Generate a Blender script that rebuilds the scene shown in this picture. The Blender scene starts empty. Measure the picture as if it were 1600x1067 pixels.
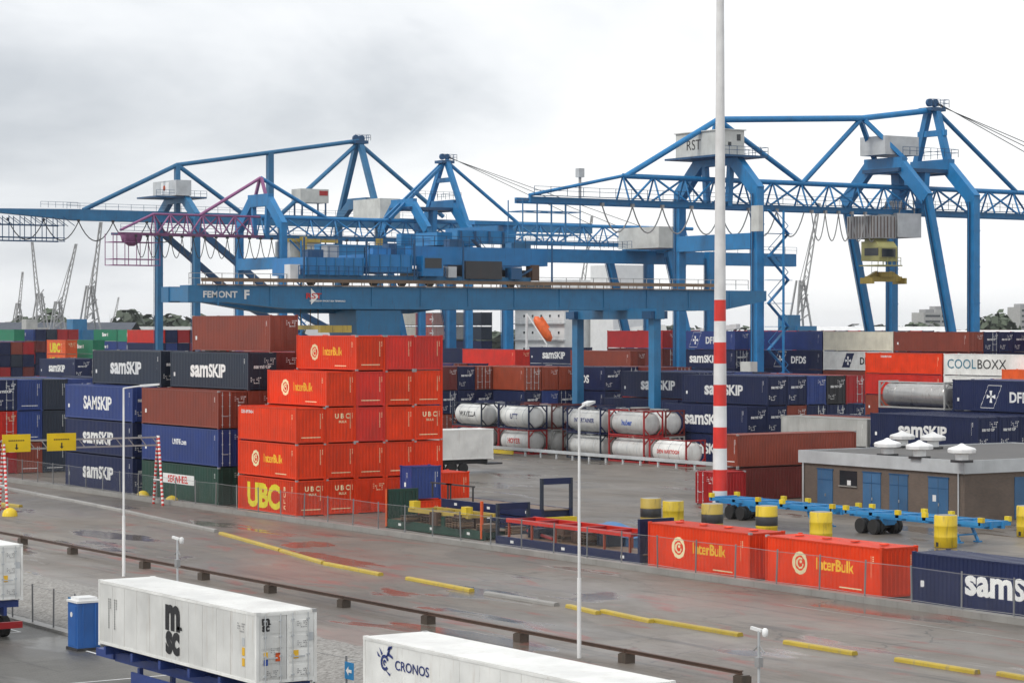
import bpy, bmesh, math, random
from mathutils import Vector, Matrix
R = math.radians
random.seed(7)
S = bpy.context.scene
COL = S.collection
# ------------------------------------------------------------------ camera, world, sun, exposure
# world frame: +X and +Y are the two directions of the container yard (Y runs along the fence)
CAM_H, FPX, HOR = 13.6, 3800.0, 510.0
TH = R(33.37)
SN, CS = math.sin(TH), math.cos(TH)
cd = bpy.data.cameras.new('camera'); cd.sensor_width = 36; cd.lens = FPX/1600*36
cd.clip_start = 1; cd.clip_end = 20000
cam = bpy.data.objects.new('camera', cd); COL.objects.link(cam)
cam.location = (0, 0, CAM_H)
cam.rotation_euler = (R(90)-math.atan((533.5-HOR)/FPX), 0, -TH)
S.camera = cam
W = bpy.data.worlds.new('World'); S.world = W; W.use_nodes = True
nt = W.node_tree; N = nt.nodes; K = nt.links
bg = N['Background']; bg.inputs[1].default_value = 0.1
sky = N.new('ShaderNodeTexSky'); sky.sky_type = 'NISHITA'; sky.sun_disc = False
SUN_AZ, SUN_EL = R(-100), R(48)
sky.sun_elevation = SUN_EL; sky.sun_rotation = SUN_AZ
tc = N.new('ShaderNodeTexCoord'); mp = N.new('ShaderNodeMapping')
mp.inputs['Scale'].default_value = (1, 1, 2.6); mp.inputs['Location'].default_value = (0.9, 2.2, 1.5)
nz = N.new('ShaderNodeTexNoise'); nz.inputs['Scale'].default_value = 3.2; nz.inputs['Detail'].default_value = 7
nz.inputs['Roughness'].default_value = 0.52; nz.inputs['Distortion'].default_value = 0.35
rp = N.new('ShaderNodeValToRGB')
rp.color_ramp.elements[0].position = 0.36; rp.color_ramp.elements[0].color = (5.6, 5.9, 6.3, 1)
rp.color_ramp.elements[1].position = 0.60; rp.color_ramp.elements[1].color = (9.9, 9.95, 10.0, 1)
e = rp.color_ramp.elements.new(0.48); e.color = (8.3, 8.5, 8.75, 1)
mx = N.new('ShaderNodeMixRGB'); mx.inputs[0].default_value = 0.93
K.new(tc.outputs['Generated'], mp.inputs[0]); K.new(mp.outputs[0], nz.inputs[0]); K.new(nz.outputs[0], rp.inputs[0])
K.new(sky.outputs[0], mx.inputs[1]); K.new(rp.outputs[0], mx.inputs[2]); K.new(mx.outputs[0], bg.inputs[0])
sd = bpy.data.lights.new('sun', 'SUN'); sd.energy = 1.5; sd.angle = R(14); sd.color = (1, 0.97, 0.92)
so = bpy.data.objects.new('sun', sd); COL.objects.link(so)
sv = Vector((math.sin(SUN_AZ)*math.cos(SUN_EL), math.cos(SUN_AZ)*math.cos(SUN_EL), math.sin(SUN_EL)))
so.rotation_euler = sv.to_track_quat('Z', 'Y').to_euler(); so.location = (-60, -40, 90)
S.view_settings.view_transform = 'Standard'; S.view_settings.look = 'None'
S.view_settings.exposure = 0.2; S.view_settings.gamma = 1; S.view_settings.use_curve_mapping = False

# ------------------------------------------------------------------ pixel helpers (1600 px photo)
def a_at(x, b):
    r = (x-800)/FPX
    return b*(CS-SN*r)/(SN+CS*r)
def b_at(x, a):
    r = (x-800)/FPX
    return a*(SN+CS*r)/(CS-SN*r)
def gnd(x, y, z=0.0):                      # ground point seen at a pixel
    D = FPX*(CAM_H-z)/(y-HOR); X = (x-800)/FPX*D
    return (CS*X+SN*D, -SN*X+CS*D)
def depth(b, a): return SN*b+CS*a
def at_depth(x, D):
    X = (x-800)/FPX*D
    return (CS*X+SN*D, -SN*X+CS*D)

# ------------------------------------------------------------------ mesh helpers
ORG = {}
class MB:
    def __init__(s): s.v = []; s.f = []; s.sm = []
    def add(s, vs, fs, smooth=False):
        n = len(s.v); s.v += [tuple(p) for p in vs]
        s.f += [tuple(i+n for i in f) for f in fs]; s.sm += [smooth]*len(fs)
    def box(s, x0, x1, y0, y1, z0, z1):
        s.add([(x0,y0,z0),(x1,y0,z0),(x1,y1,z0),(x0,y1,z0),(x0,y0,z1),(x1,y0,z1),(x1,y1,z1),(x0,y1,z1)],
              [(3,2,1,0),(4,5,6,7),(0,1,5,4),(1,2,6,5),(2,3,7,6),(3,0,4,7)])
        return s
    def beam(s, p0, p1, w, h=None, w1=None, h1=None):
        h = h or w; w1 = w1 or w; h1 = h1 or h
        p0 = Vector(p0); p1 = Vector(p1); d = (p1-p0).normalized()
        up = Vector((0,0,1)) if abs(d.z) < .95 else Vector((0,1,0))
        r = d.cross(up).normalized(); u = r.cross(d)
        vs = []
        for p, ww, hh in ((p0,w,h),(p1,w1,h1)):
            for i, j in ((-1,-1),(1,-1),(1,1),(-1,1)): vs.append(p+r*(ww/2*i)+u*(hh/2*j))
        s.add(vs, [(0,1,2,3),(7,6,5,4),(0,4,5,1),(1,5,6,2),(2,6,7,3),(3,7,4,0)]); return s
    def tube(s, p0, p1, r0, r1=None, n=10, cap=True):
        r1 = r0 if r1 is None else r1
        p0 = Vector(p0); p1 = Vector(p1); d = (p1-p0).normalized()
        up = Vector((0,0,1)) if abs(d.z) < .95 else Vector((0,1,0))
        r = d.cross(up).normalized(); u = r.cross(d)
        vs = []
        for p, q in ((p0,r0),(p1,r1)):
            for i in range(n):
                t = 2*math.pi*i/n; vs.append(p+r*(q*math.cos(t))+u*(q*math.sin(t)))
        s.add(vs, [(i, i+n, (i+1)%n+n, (i+1)%n) for i in range(n)], True)
        if cap: s.add(vs, [tuple(range(n)), tuple(range(2*n-1, n-1, -1))])
        return s
    def path(s, pts, r, n=6):
        for a, b in zip(pts[:-1], pts[1:]): s.tube(a, b, r, r, n, True)
        return s
    def lathe(s, prof, n=20, c=(0,0,0), axis='Z', sm=True):
        vs = []
        for (q, z) in prof:
            for i in range(n):
                t = 2*math.pi*i/n; x, y = q*math.cos(t), q*math.sin(t)
                vs.append((c[0]+x,c[1]+y,c[2]+z) if axis=='Z' else (c[0]+x,c[1]+z,c[2]+y) if axis=='Y' else (c[0]+z,c[1]+x,c[2]+y))
        fs = []
        for k in range(len(prof)-1):
            for i in range(n):
                j = (i+1) % n
                fs.append((k*n+i, k*n+j, (k+1)*n+j, (k+1)*n+i))
        s.add(vs, fs, sm)
        m = len(prof)-1
        s.add(vs, [tuple(range(n-1,-1,-1)), tuple(range(m*n, m*n+n))]); return s
    def prism(s, poly, lo, hi, axis='X'):  # poly in the two other axes
        n = len(poly); mk = {'X': lambda t,p: (t,p[0],p[1]), 'Y': lambda t,p: (p[0],t,p[1]), 'Z': lambda t,p: (p[0],p[1],t)}[axis]
        s.add([mk(lo,p) for p in poly]+[mk(hi,p) for p in poly],
              [tuple(range(n)), tuple(range(2*n-1,n-1,-1))]+[(i,(i+1)%n,(i+1)%n+n,i+n) for i in range(n)]); return s
    def mesh(s, name, o=(0,0,0)):
        me = bpy.data.meshes.new(name)
        me.from_pydata([(x-o[0],y-o[1],z-o[2]) for x,y,z in s.v], [], s.f)
        me.polygons.foreach_set('use_smooth', s.sm)
        bm = bmesh.new(); bm.from_mesh(me); bmesh.ops.recalc_face_normals(bm, faces=bm.faces); bm.to_mesh(me); bm.free()
        me.materials.append(None); return me
    def build(s, name, mat, parent=None):
        o = ORG.get(parent.name, (0,0,0)) if parent else (0,0,0)
        return put(name, s.mesh(name, o), mat, parent)
def put(name, me, mat, parent=None, loc=(0,0,0), rz=0):
    ob = bpy.data.objects.new(name, me); COL.objects.link(ob)
    if parent: ob.parent = parent; ORG[ob.name] = ORG.get(parent.name, (0,0,0))
    ob.location = loc; ob.rotation_euler = (0,0,rz)
    if mat is not None:
        if not me.materials: me.materials.append(None)
        ob.material_slots[0].link = 'OBJECT'; ob.material_slots[0].material = mat
    return ob
def tag(o, label, cat, group=None):
    o['label'] = label; o['category'] = cat
    if group: o['group'] = group
    return o
def thing(name, label, cat, loc, rz=0, group=None):
    o = bpy.data.objects.new(name, None); COL.objects.link(o); o.empty_display_size = .5
    o.location = loc; o.rotation_euler = (0,0,rz); ORG[o.name] = tuple(loc)
    return tag(o, label, cat, group)
def solo(mb, name, mat, label, cat, origin, group=None):          # a thing that is one mesh
    o = put(name, mb.mesh(name, origin), mat, None, origin); ORG[o.name] = tuple(origin)
    return tag(o, label, cat, group)
def struct(mb, name, mat, kind='structure'):
    o = mb.build(name, mat); o['kind'] = kind; return o

# ------------------------------------------------------------------ materials
def mat(name, col, rough=.5, metal=0., var=.15, vs=1.2, dirt=0., dcol=(.10,.05,.03), streak=False, bump=0., spec=.5, rnd=.12):
    m = bpy.data.materials.new(name); m.use_nodes = True
    n = m.node_tree.nodes; k = m.node_tree.links; p = n['Principled BSDF']
    p.inputs['Roughness'].default_value = rough; p.inputs['Metallic'].default_value = metal
    p.inputs['Specular IOR Level'].default_value = spec
    t = n.new('ShaderNodeTexCoord'); oi = n.new('ShaderNodeObjectInfo')
    mul = n.new('ShaderNodeMath'); mul.operation = 'MULTIPLY'; mul.inputs[1].default_value = 60
    k.new(oi.outputs['Random'], mul.inputs[0])
    ad = n.new('ShaderNodeVectorMath'); ad.operation = 'ADD'
    k.new(t.outputs['Object'], ad.inputs[0]); k.new(mul.outputs[0], ad.inputs[1])
    z1 = n.new('ShaderNodeTexNoise'); z1.inputs['Scale'].default_value = vs; z1.inputs['Detail'].default_value = 6
    k.new(ad.outputs[0], z1.inputs[0])
    mr = n.new('ShaderNodeMapRange'); mr.inputs[1].default_value = .3; mr.inputs[2].default_value = .7
    mr.inputs[3].default_value = 1-var; mr.inputs[4].default_value = 1+var*.6
    k.new(z1.outputs[0], mr.inputs[0])
    mr2 = n.new('ShaderNodeMapRange'); mr2.inputs[3].default_value = 1-rnd; mr2.inputs[4].default_value = 1+rnd
    k.new(oi.outputs['Random'], mr2.inputs[0])
    mm = n.new('ShaderNodeMath'); mm.operation = 'MULTIPLY'; k.new(mr.outputs[0], mm.inputs[0]); k.new(mr2.outputs[0], mm.inputs[1])
    vm = n.new('ShaderNodeVectorMath'); vm.operation = 'SCALE'; vm.inputs[0].default_value = col
    k.new(mm.outputs[0], vm.inputs['Scale'])
    out = vm.outputs[0]
    if dirt > 0:
        mp = n.new('ShaderNodeMapping'); mp.inputs['Scale'].default_value = (2.6,2.6,.35) if streak else (1,1,1)
        k.new(ad.outputs[0], mp.inputs[0])
        z2 = n.new('ShaderNodeTexNoise'); z2.inputs['Scale'].default_value = 1.6; z2.inputs['Detail'].default_value = 8; z2.inputs['Roughness'].default_value = .65
        k.new(mp.outputs[0], z2.inputs[0])
        m2 = n.new('ShaderNodeMapRange'); m2.inputs[1].default_value = .54; m2.inputs[2].default_value = .75
        m2.inputs[3].default_value = 0; m2.inputs[4].default_value = dirt
        k.new(z2.outputs[0], m2.inputs[0])
        x = n.new('ShaderNodeMixRGB'); x.inputs[2].default_value = (*dcol,1)
        k.new(m2.outputs[0], x.inputs[0]); k.new(out, x.inputs[1]); out = x.outputs[0]
    k.new(out, p.inputs['Base Color'])
    r2 = n.new('ShaderNodeMapRange'); r2.inputs[3].default_value = max(.03,rough-.12); r2.inputs[4].default_value = min(1,rough+.15)
    k.new(z1.outputs[0], r2.inputs[0]); k.new(r2.outputs[0], p.inputs['Roughness'])
    if bump:
        b = n.new('ShaderNodeBump'); b.inputs['Strength'].default_value = bump; b.inputs['Distance'].default_value = .03
        z3 = n.new('ShaderNodeTexNoise'); z3.inputs['Scale'].default_value = vs*8; z3.inputs['Detail'].default_value = 6
        k.new(t.outputs['Object'], z3.inputs[0]); k.new(z3.outputs[0], b.inputs['Height']); k.new(b.outputs[0], p.inputs['Normal'])
    return m
M = {}
def paint(key, col, dirt=.35, rough=.42, **kw): M[key] = mat(key, col, rough, 0, .16, .7, dirt, streak=True, **kw)
paint('flame', (.70,.044,.005), .42, rnd=.14, spec=.3); paint('red', (.62,.020,.008)); paint('crimson', (.36,.012,.014))
paint('navy', (.010,.018,.070), .25, dcol=(.035,.035,.045), spec=.35); paint('blue', (.018,.045,.20), .25, dcol=(.05,.05,.06))
paint('slate', (.015,.025,.046), .25, dcol=(.06,.05,.05))
paint('brown', (.235,.043,.022), .35, dcol=(.10,.03,.015)); paint('rust', (.30,.050,.018), .35)
paint('maroon', (.15,.020,.016), .4)
paint('green', (.010,.20,.105), .25); paint('dkgreen', (.012,.055,.038), .3); paint('white', (.76,.76,.73), .30, dcol=(.34,.24,.15))
paint('cream', (.66,.62,.50), .30, dcol=(.32,.24,.15)); paint('grey', (.42,.42,.40), .3); paint('black', (.018,.018,.022), .2)
paint('orange', (.72,.10,.012), .25); paint('purple', (.27,.095,.22), .25, dcol=(.12,.06,.08))
paint('cblue', (.014,.185,.43), .5, dcol=(.035,.085,.15)); paint('cblue2', (.022,.155,.32), .55, dcol=(.05,.07,.08))
paint('cdark', (.012,.075,.18), .3, dcol=(.03,.04,.06)); paint('tblue', (.03,.24,.52), .55, dcol=(.09,.09,.09)); paint('toiletblue', (.02,.12,.40), .2, dcol=(.05,.1,.2)); paint('doorblue', (.045,.135,.27), .5, dcol=(.12,.13,.14)); paint('drumyel', (.70,.50,.02), .9, dcol=(.16,.12,.05))
paint('yellow', (.78,.56,.022), .45, dcol=(.20,.13,.03)); paint('ykerb', (.47,.34,.035), .95, dcol=(.22,.19,.14))
paint('oldyel', (.46,.33,.06), .85, dcol=(.09,.08,.05)); paint('signyel', (.90,.64,.0), .05)
paint('wpaint', (.80,.80,.79), .16, dcol=(.45,.42,.38)); paint('rpaint', (.70,.035,.025), .2)
paint('steel', (.34,.34,.34), .3); paint('galv', (.50,.52,.53), .2, dcol=(.3,.3,.3)); paint('mblue', (.014,.17,.42), .4, dcol=(.03,.06,.10)); paint('housegrey', (.60,.61,.58), .3, dcol=(.35,.33,.28)); paint('cabyel', (.36,.34,.13), .4, dcol=(.2,.18,.1)); paint('fencegrey', (.20,.205,.21), .4, dcol=(.12,.09,.07)); paint('dark', (.035,.035,.038), .3)
paint('tank', (.60,.60,.58), .55, rough=.3, dcol=(.25,.22,.19)); paint('inox', (.55,.54,.52), .6, rough=.28, dcol=(.26,.20,.15))
M['inox'].node_tree.nodes['Principled BSDF'].inputs['Metallic'].default_value = .55
paint('rustsol', (.085,.045,.028), .6, dcol=(.03,.025,.02)); paint('oldblock', (.075,.055,.04), .6, dcol=(.03,.03,.025)); paint('concrete', (.30,.29,.27), .5, dcol=(.12,.11,.10)); paint('wood', (.20,.13,.08), .5)
paint('tarp', (.30,.05,.04), .5); paint('bluetarp', (.05,.17,.36), .3)
M['white_l'] = mat('white_lettering', (.82,.82,.80), .5, var=.08, dirt=.15, dcol=(.4,.4,.4))
M['yel_l'] = mat('yellow_lettering', (.86,.50,.03), .5, var=.08); M['ubc_l'] = mat('lime_yellow_lettering', (.72,.62,.03), .5, var=.12, dirt=.2)
M['pale_l'] = mat('pale_lettering', (.84,.74,.45), .5, var=.08)
M['black_l'] = mat('black_lettering', (.015,.015,.017), .5); M['navy_l'] = mat('navy_lettering', (.015,.03,.16), .5)
M['red_l'] = mat('red_lettering', (.62,.03,.02), .5); M['teal_l'] = mat('teal_lettering', (.03,.17,.25), .5)
M['blue_l'] = mat('blue_lettering', (.02,.09,.45), .5)
M['glass'] = mat('dark_glass', (.02,.025,.03), .08, var=.05); M['rubber'] = mat('rubber', (.018,.018,.018), .8)
M['roofgrey'] = mat('roof_felt', (.105,.10,.095), .65, var=.25, vs=.5, dirt=.5, dcol=(.08,.08,.08))
M['lamp'] = mat('lamp_housing', (.74,.75,.75), .35)
M['leaf'] = mat('leaf', (.075,.10,.060), .6, var=.35, vs=.2); M['leaf2'] = mat('leaf_dark', (.06,.085,.05), .6, var=.35, vs=.2)
M['bark'] = mat('bark', (.08,.06,.045), .8); M['lifeorange'] = mat('lifeboat_orange', (.78,.14,.03), .4)
M['shipw'] = mat('ship_white', (.80,.81,.80), .4, var=.06, dirt=.15, dcol=(.5,.45,.4))

def brick_mat():
    m = bpy.data.materials.new('brick_wall'); m.use_nodes = True; n = m.node_tree.nodes; k = m.node_tree.links; p = n['Principled BSDF']
    t = n.new('ShaderNodeTexCoord'); sp = n.new('ShaderNodeSeparateXYZ'); cb = n.new('ShaderNodeCombineXYZ'); ad = n.new('ShaderNodeMath')
    k.new(t.outputs['Object'], sp.inputs[0]); k.new(sp.outputs[0], ad.inputs[0]); k.new(sp.outputs[1], ad.inputs[1])
    k.new(ad.outputs[0], cb.inputs[0]); k.new(sp.outputs[2], cb.inputs[1])
    b = n.new('ShaderNodeTexBrick'); b.inputs['Scale'].default_value = 1; b.inputs['Brick Width'].default_value = .22; b.inputs['Row Height'].default_value = .065
    b.inputs['Mortar Size'].default_value = .008; b.inputs['Color1'].default_value = (.165,.105,.07,1); b.inputs['Color2'].default_value = (.115,.075,.052,1); b.inputs['Mortar'].default_value = (.17,.15,.13,1)
    k.new(cb.outputs[0], b.inputs[0])
    z = n.new('ShaderNodeTexNoise'); z.inputs['Scale'].default_value = .8; z.inputs['Detail'].default_value = 5; k.new(t.outputs['Object'], z.inputs[0])
    x = n.new('ShaderNodeMixRGB'); x.blend_type = 'MULTIPLY'; x.inputs[0].default_value = .5; k.new(b.outputs[0], x.inputs[1]); k.new(z.outputs[0], x.inputs[2])
    gm = n.new('ShaderNodeBrightContrast'); gm.inputs[1].default_value = .02; k.new(x.outputs[0], gm.inputs[0]); k.new(gm.outputs[0], p.inputs['Base Color']); p.inputs['Roughness'].default_value = .8
    return m
M['brick'] = brick_mat()

def ground_mat(name, c0, c1, stains=False, pavers=False, wet=.5, gravel=False):
    m = bpy.data.materials.new(name); m.use_nodes = True; n = m.node_tree.nodes; k = m.node_tree.links; p = n['Principled BSDF']
    t = n.new('ShaderNodeTexCoord')
    def noise(sc, det=6, rough=.55, scale=(1,1,1), dist=0):
        mp = n.new('ShaderNodeMapping'); mp.inputs['Scale'].default_value = scale; k.new(t.outputs['Object'], mp.inputs[0])
        z = n.new('ShaderNodeTexNoise'); z.inputs['Scale'].default_value = sc; z.inputs['Detail'].default_value = det; z.inputs['Roughness'].default_value = rough; z.inputs['Distortion'].default_value = dist
        k.new(mp.outputs[0], z.inputs[0]); return z.outputs[0]
    def ramp(s, lo, hi, a=0., b=1.):
        r = n.new('ShaderNodeMapRange'); r.inputs[1].default_value = lo; r.inputs[2].default_value = hi; r.inputs[3].default_value = a; r.inputs[4].default_value = b
        k.new(s, r.inputs[0]); return r.outputs[0]
    def mix(f, a, b, mode='MIX'):
        x = n.new('ShaderNodeMixRGB'); x.blend_type = mode
        for i, q in ((0,f),(1,a),(2,b)):
            if isinstance(q, tuple): x.inputs[i].default_value = (*q,1)
            elif isinstance(q, float): x.inputs[i].default_value = q
            else: k.new(q, x.inputs[i])
        return x.outputs[0]
    def mul(a, b):
        x = n.new('ShaderNodeMath'); x.operation = 'MULTIPLY'
        for i, q in ((0,a),(1,b)):
            if isinstance(q, float): x.inputs[i].default_value = q
            else: k.new(q, x.inputs[i])
        return x.outputs[0]
    big = noise(.05, 6, .6); mid = noise(.45, 6, .6); fine = noise(9 if not gravel else 5, 4, .7)
    col = mix(ramp(big,.35,.65), c0, c1)
    col = mix(mul(ramp(mid,.4,.75),.5), col, tuple(v*.72 for v in c0))
    col = mix(.5 if gravel else .22, col, mix(ramp(fine,.3,.7), (.03,.03,.03), (.6,.59,.57)), 'OVERLAY' if not gravel else 'MIX')
    # dark oily drag marks that run along the lane
    drag = ramp(noise(.35, 6, .65, (3.4,.26,1), .5), .57, .66)
    col = mix(mul(drag,.65 if not gravel else 0.), col, (.055,.052,.05))
    if pavers:
        b = n.new('ShaderNodeTexBrick'); b.inputs['Scale'].default_value = 1; b.inputs['Brick Width'].default_value = .42; b.inputs['Row Height'].default_value = .21; b.inputs['Mortar Size'].default_value = .012
        b.inputs['Color1'].default_value = (1,1,1,1); b.inputs['Color2'].default_value = (.84,.84,.84,1); b.inputs['Mortar'].default_value = (.45,.45,.45,1); k.new(t.outputs['Object'], b.inputs[0])
        col = mix(.8, col, b.outputs[0], 'MULTIPLY')
    if not pavers and not gravel:
        b = n.new('ShaderNodeTexBrick'); b.inputs['Scale'].default_value = 1; b.inputs['Brick Width'].default_value = 5.2; b.inputs['Row Height'].default_value = 3.9; b.inputs['Mortar Size'].default_value = .022; b.offset = 0
        b.inputs['Color1'].default_value = (1,1,1,1); b.inputs['Color2'].default_value = (.86,.86,.86,1); b.inputs['Mortar'].default_value = (.35,.33,.3,1); k.new(t.outputs['Object'], b.inputs[0])
        col = mix(.75, col, b.outputs[0], 'MULTIPLY')
    if not gravel:
        vo = n.new('ShaderNodeTexVoronoi'); vo.feature = 'DISTANCE_TO_EDGE'; vo.inputs['Scale'].default_value = .16
        wv = n.new('ShaderNodeVectorMath'); wv.operation = 'ADD'; dn = n.new('ShaderNodeTexNoise'); dn.inputs['Scale'].default_value = .6; dn.inputs['Detail'].default_value = 5
        ds = n.new('ShaderNodeVectorMath'); ds.operation = 'SCALE'; ds.inputs['Scale'].default_value = 2.2
        k.new(t.outputs['Object'], dn.inputs[0]); k.new(dn.outputs['Color'], ds.inputs[0]); k.new(t.outputs['Object'], wv.inputs[0]); k.new(ds.outputs[0], wv.inputs[1]); k.new(wv.outputs[0], vo.inputs[0])
        crack = mul(ramp(vo.outputs['Distance'], .012, .004), ramp(noise(.07, 3), .45, .6))
        col = mix(mul(crack, .7), col, (.045,.042,.04))
        pt = ramp(noise(.09, 2, .4, (1,.6,1), 0), .60, .605); col = mix(mul(pt, .30), col, (.07,.066,.062))
    if stains:
        sp = n.new('ShaderNodeSeparateXYZ'); k.new(t.outputs['Object'], sp.inputs[0])
        band = mul(mul(ramp(sp.outputs[0],50.,57.), ramp(sp.outputs[0],100.,84.)), mul(ramp(sp.outputs[1],60.,75.), ramp(sp.outputs[1],172.,150.)))
        st = mul(mul(ramp(noise(.33, 7, .62, (1.7,.42,1), .8), .555, .65), band), .70)
        col = mix(st, col, (.23,.060,.045))
    k.new(col, p.inputs['Base Color'])
    w = ramp(noise(.11, 6, .6, (1,.5,1), .5), .38, .60)
    pud = ramp(noise(.16, 4, .5, (1.3,.45,1), .3), .575, .61)
    ro = n.new('ShaderNodeMixRGB'); k.new(w, ro.inputs[0]); ro.inputs[1].default_value = (.62,)*3+(1,); ro.inputs[2].default_value = (.62-.40*wet,)*3+(1,)
    ro2 = n.new('ShaderNodeMixRGB'); k.new(mul(pud, wet if not gravel else 0.), ro2.inputs[0]); k.new(ro.outputs[0], ro2.inputs[1]); ro2.inputs[2].default_value = (.04,.04,.04,1)
    k.new(ro2.outputs[0], p.inputs['Roughness'])
    bp = n.new('ShaderNodeBump'); bp.inputs['Distance'].default_value = .012 if not gravel else .08
    inv = n.new('ShaderNodeMath'); inv.operation = 'SUBTRACT'; inv.inputs[0].default_value = .35 if not gravel else 1.; k.new(mul(pud,.35), inv.inputs[1])
    k.new(inv.outputs[0], bp.inputs['Strength']); k.new(fine, bp.inputs['Height']); k.new(bp.outputs[0], p.inputs['Normal'])
    p.inputs['Specular IOR Level'].default_value = .42
    return m
M['road'] = ground_mat('wet_concrete', (.155,.133,.111), (.232,.202,.172), stains=True, wet=.75)
M['far_ground'] = ground_mat('quay_ground', (.13,.12,.105), (.19,.175,.155), wet=.6)
M['park'] = ground_mat('paver_lot', (.125,.12,.108), (.165,.16,.145), pavers=True, wet=.4)
M['gravel'] = ground_mat('gravel', (.20,.18,.155), (.28,.255,.22), wet=.1, gravel=True)
wm = mat('river_water', (.10,.115,.115), .12, var=.1, vs=.02, bump=.25); M['water'] = wm
# ------------------------------------------------------------------ ground, water, setting
def sheet(name, x0, x1, y0, y1, z, m, kind='structure'):
    q = MB(); q.add([(x0,y0,z),(x1,y0,z),(x1,y1,z),(x0,y1,z)], [(0,1,2,3)]); return struct(q, name, M[m], kind)
QB = 240.0                                   # quay edge
sheet('ground', 51.5, QB, -200, 1500, -.008, 'far_ground')
sheet('road', 51.5, 150, 20, 260, 0, 'road')
q = MB(); q.add([(-300,-200,-1),(45.6,-200,-1),(45.6,300,-1),(-300,300,-1)], [(0,1,2,3)]); struct(q, 'parking_lot', M['park'])
q = MB(); rg = random.Random(9); ny = 300; nx = 9
V = [(46.2+i*(51.6-46.2)/(nx-1), 20+j*.6, -.93+.93*min(1, i/(nx-3))+(rg.uniform(-.05,.05) if 0 < i < nx-1 else .0)) for j in range(ny+1) for i in range(nx)]
q.add(V, [(j*nx+i, j*nx+i+1, (j+1)*nx+i+1, (j+1)*nx+i) for j in range(ny) for i in range(nx-1)], True); struct(q, 'gravel_bank', M['gravel'])
q = MB(); q.box(QB, QB+1.2, -200, 1500, -4, .25); struct(q, 'quay_wall', M['concrete'])
sheet('water', QB, 6000, -200, 6000, -3.0, 'water')
q = MB(); q.box(45.6, 46.2, -200, 300, -1.2, -.86); struct(q, 'kerb', M['concrete'])
q = MB(); q.box(80.2, 80.8, 40, 215, -.1, .32); struct(q, 'fence_plinth', M['concrete'])
def sheet_line(pts, w=.12, z=-.994):
    q = MB()
    for a, b in zip(pts[:-1], pts[1:]): q.beam((*a,z), (*b,z), w, .004)
    return q
lines = sheet_line([(38.0,116),(44.3,116),(44.3,110),(42.0,110)]); l2 = sheet_line([(44.2,103),(44.2,93),(38,93)])
struct(lines, 'parking_line', M['wpaint']); struct(l2, 'parking_line', M['wpaint'])
struct(sheet_line([(76.5,60),(76.5,92)], .1, .006), 'lane_line', M['concrete'])

# ------------------------------------------------------------------ lettering
TXT = {}
def text_geo(pieces):
    """pieces: ((string, scale, bold), ...) -> verts (cap height 1), faces, width"""
    if pieces in TXT: return TXT[pieces]
    V = []; Fc = []; x = 0
    for s, sc, bold in pieces:
        cu = bpy.data.curves.new('lettering', 'FONT'); cu.body = s; cu.resolution_u = 3; cu.offset = bold
        ob = bpy.data.objects.new('lettering', cu); COL.objects.link(ob)
        bpy.context.view_layer.update()
        me = bpy.data.meshes.new_from_object(ob.evaluated_get(bpy.context.evaluated_depsgraph_get()))
        vs = [v.co.copy() for v in me.vertices]; x0 = min(v.x for v in vs)
        n = len(V); k = sc/.73
        V += [(x+(v.x-x0)*k, v.y*k) for v in vs]; Fc += [tuple(i+n for i in p.vertices) for p in me.polygons]
        x = max(v[0] for v in V)+.05
        bpy.data.objects.remove(ob); bpy.data.meshes.remove(me); bpy.data.curves.remove(cu)
    TXT[pieces] = (V, Fc, x-.05); return TXT[pieces]
def T(s, bold=.02, sc=1.): return ((s, sc, bold),)
SAM = (('sam', 1.30, .035), ('SKIP', 1., .035))
PER, DEP = .28, .036
PROF = ((0,0),(.115,0),(.15,DEP),(.245,DEP),(.28,0))
def prof(t):
    t = t % PER
    for (t0,d0),(t1,d1) in zip(PROF[:-1], PROF[1:]):
        if t <= t1: return d0+(d1-d0)*(t-t0)/(t1-t0)
    return 0.
LCACHE = {}
def letter_mesh(key, V, Fc, w, hh, stretch, corr, t_org, sg=1):
    """flat lettering laid onto a corrugated wall: returns (u, z, depth) mesh, u centred"""
    k = (key, round(hh,3), stretch, corr, round(t_org%PER,3), sg)
    if k in LCACHE: return LCACHE[k]
    bm = bmesh.new(); vs = [bm.verts.new(((x-w/2)*hh*stretch, y*hh, 0)) for x, y in V]
    for f in Fc:
        try: bm.faces.new([vs[i] for i in f])
        except ValueError: pass
    if corr:
        lo = min(v.co.x for v in bm.verts); hi = max(v.co.x for v in bm.verts)
        tl, th_ = sorted((sg*lo+t_org, sg*hi+t_org)); t = math.floor(tl/PER)*PER
        while t < th_:
            for b in (0,.115,.15,.245):
                u = (t+b-t_org)*sg
                if lo < u < hi: bmesh.ops.bisect_plane(bm, geom=bm.verts[:]+bm.edges[:]+bm.faces[:], plane_co=(u,0,0), plane_no=(1,0,0))
            t += PER
        for v in bm.verts: v.co.z = -prof(sg*v.co.x+t_org)
    out = ([tuple(v.co) for v in bm.verts], [tuple(x.index for x in f.verts) for f in bm.faces]) if not bm.verts.index_update() else None
    bm.free(); LCACHE[k] = out; return out
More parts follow.
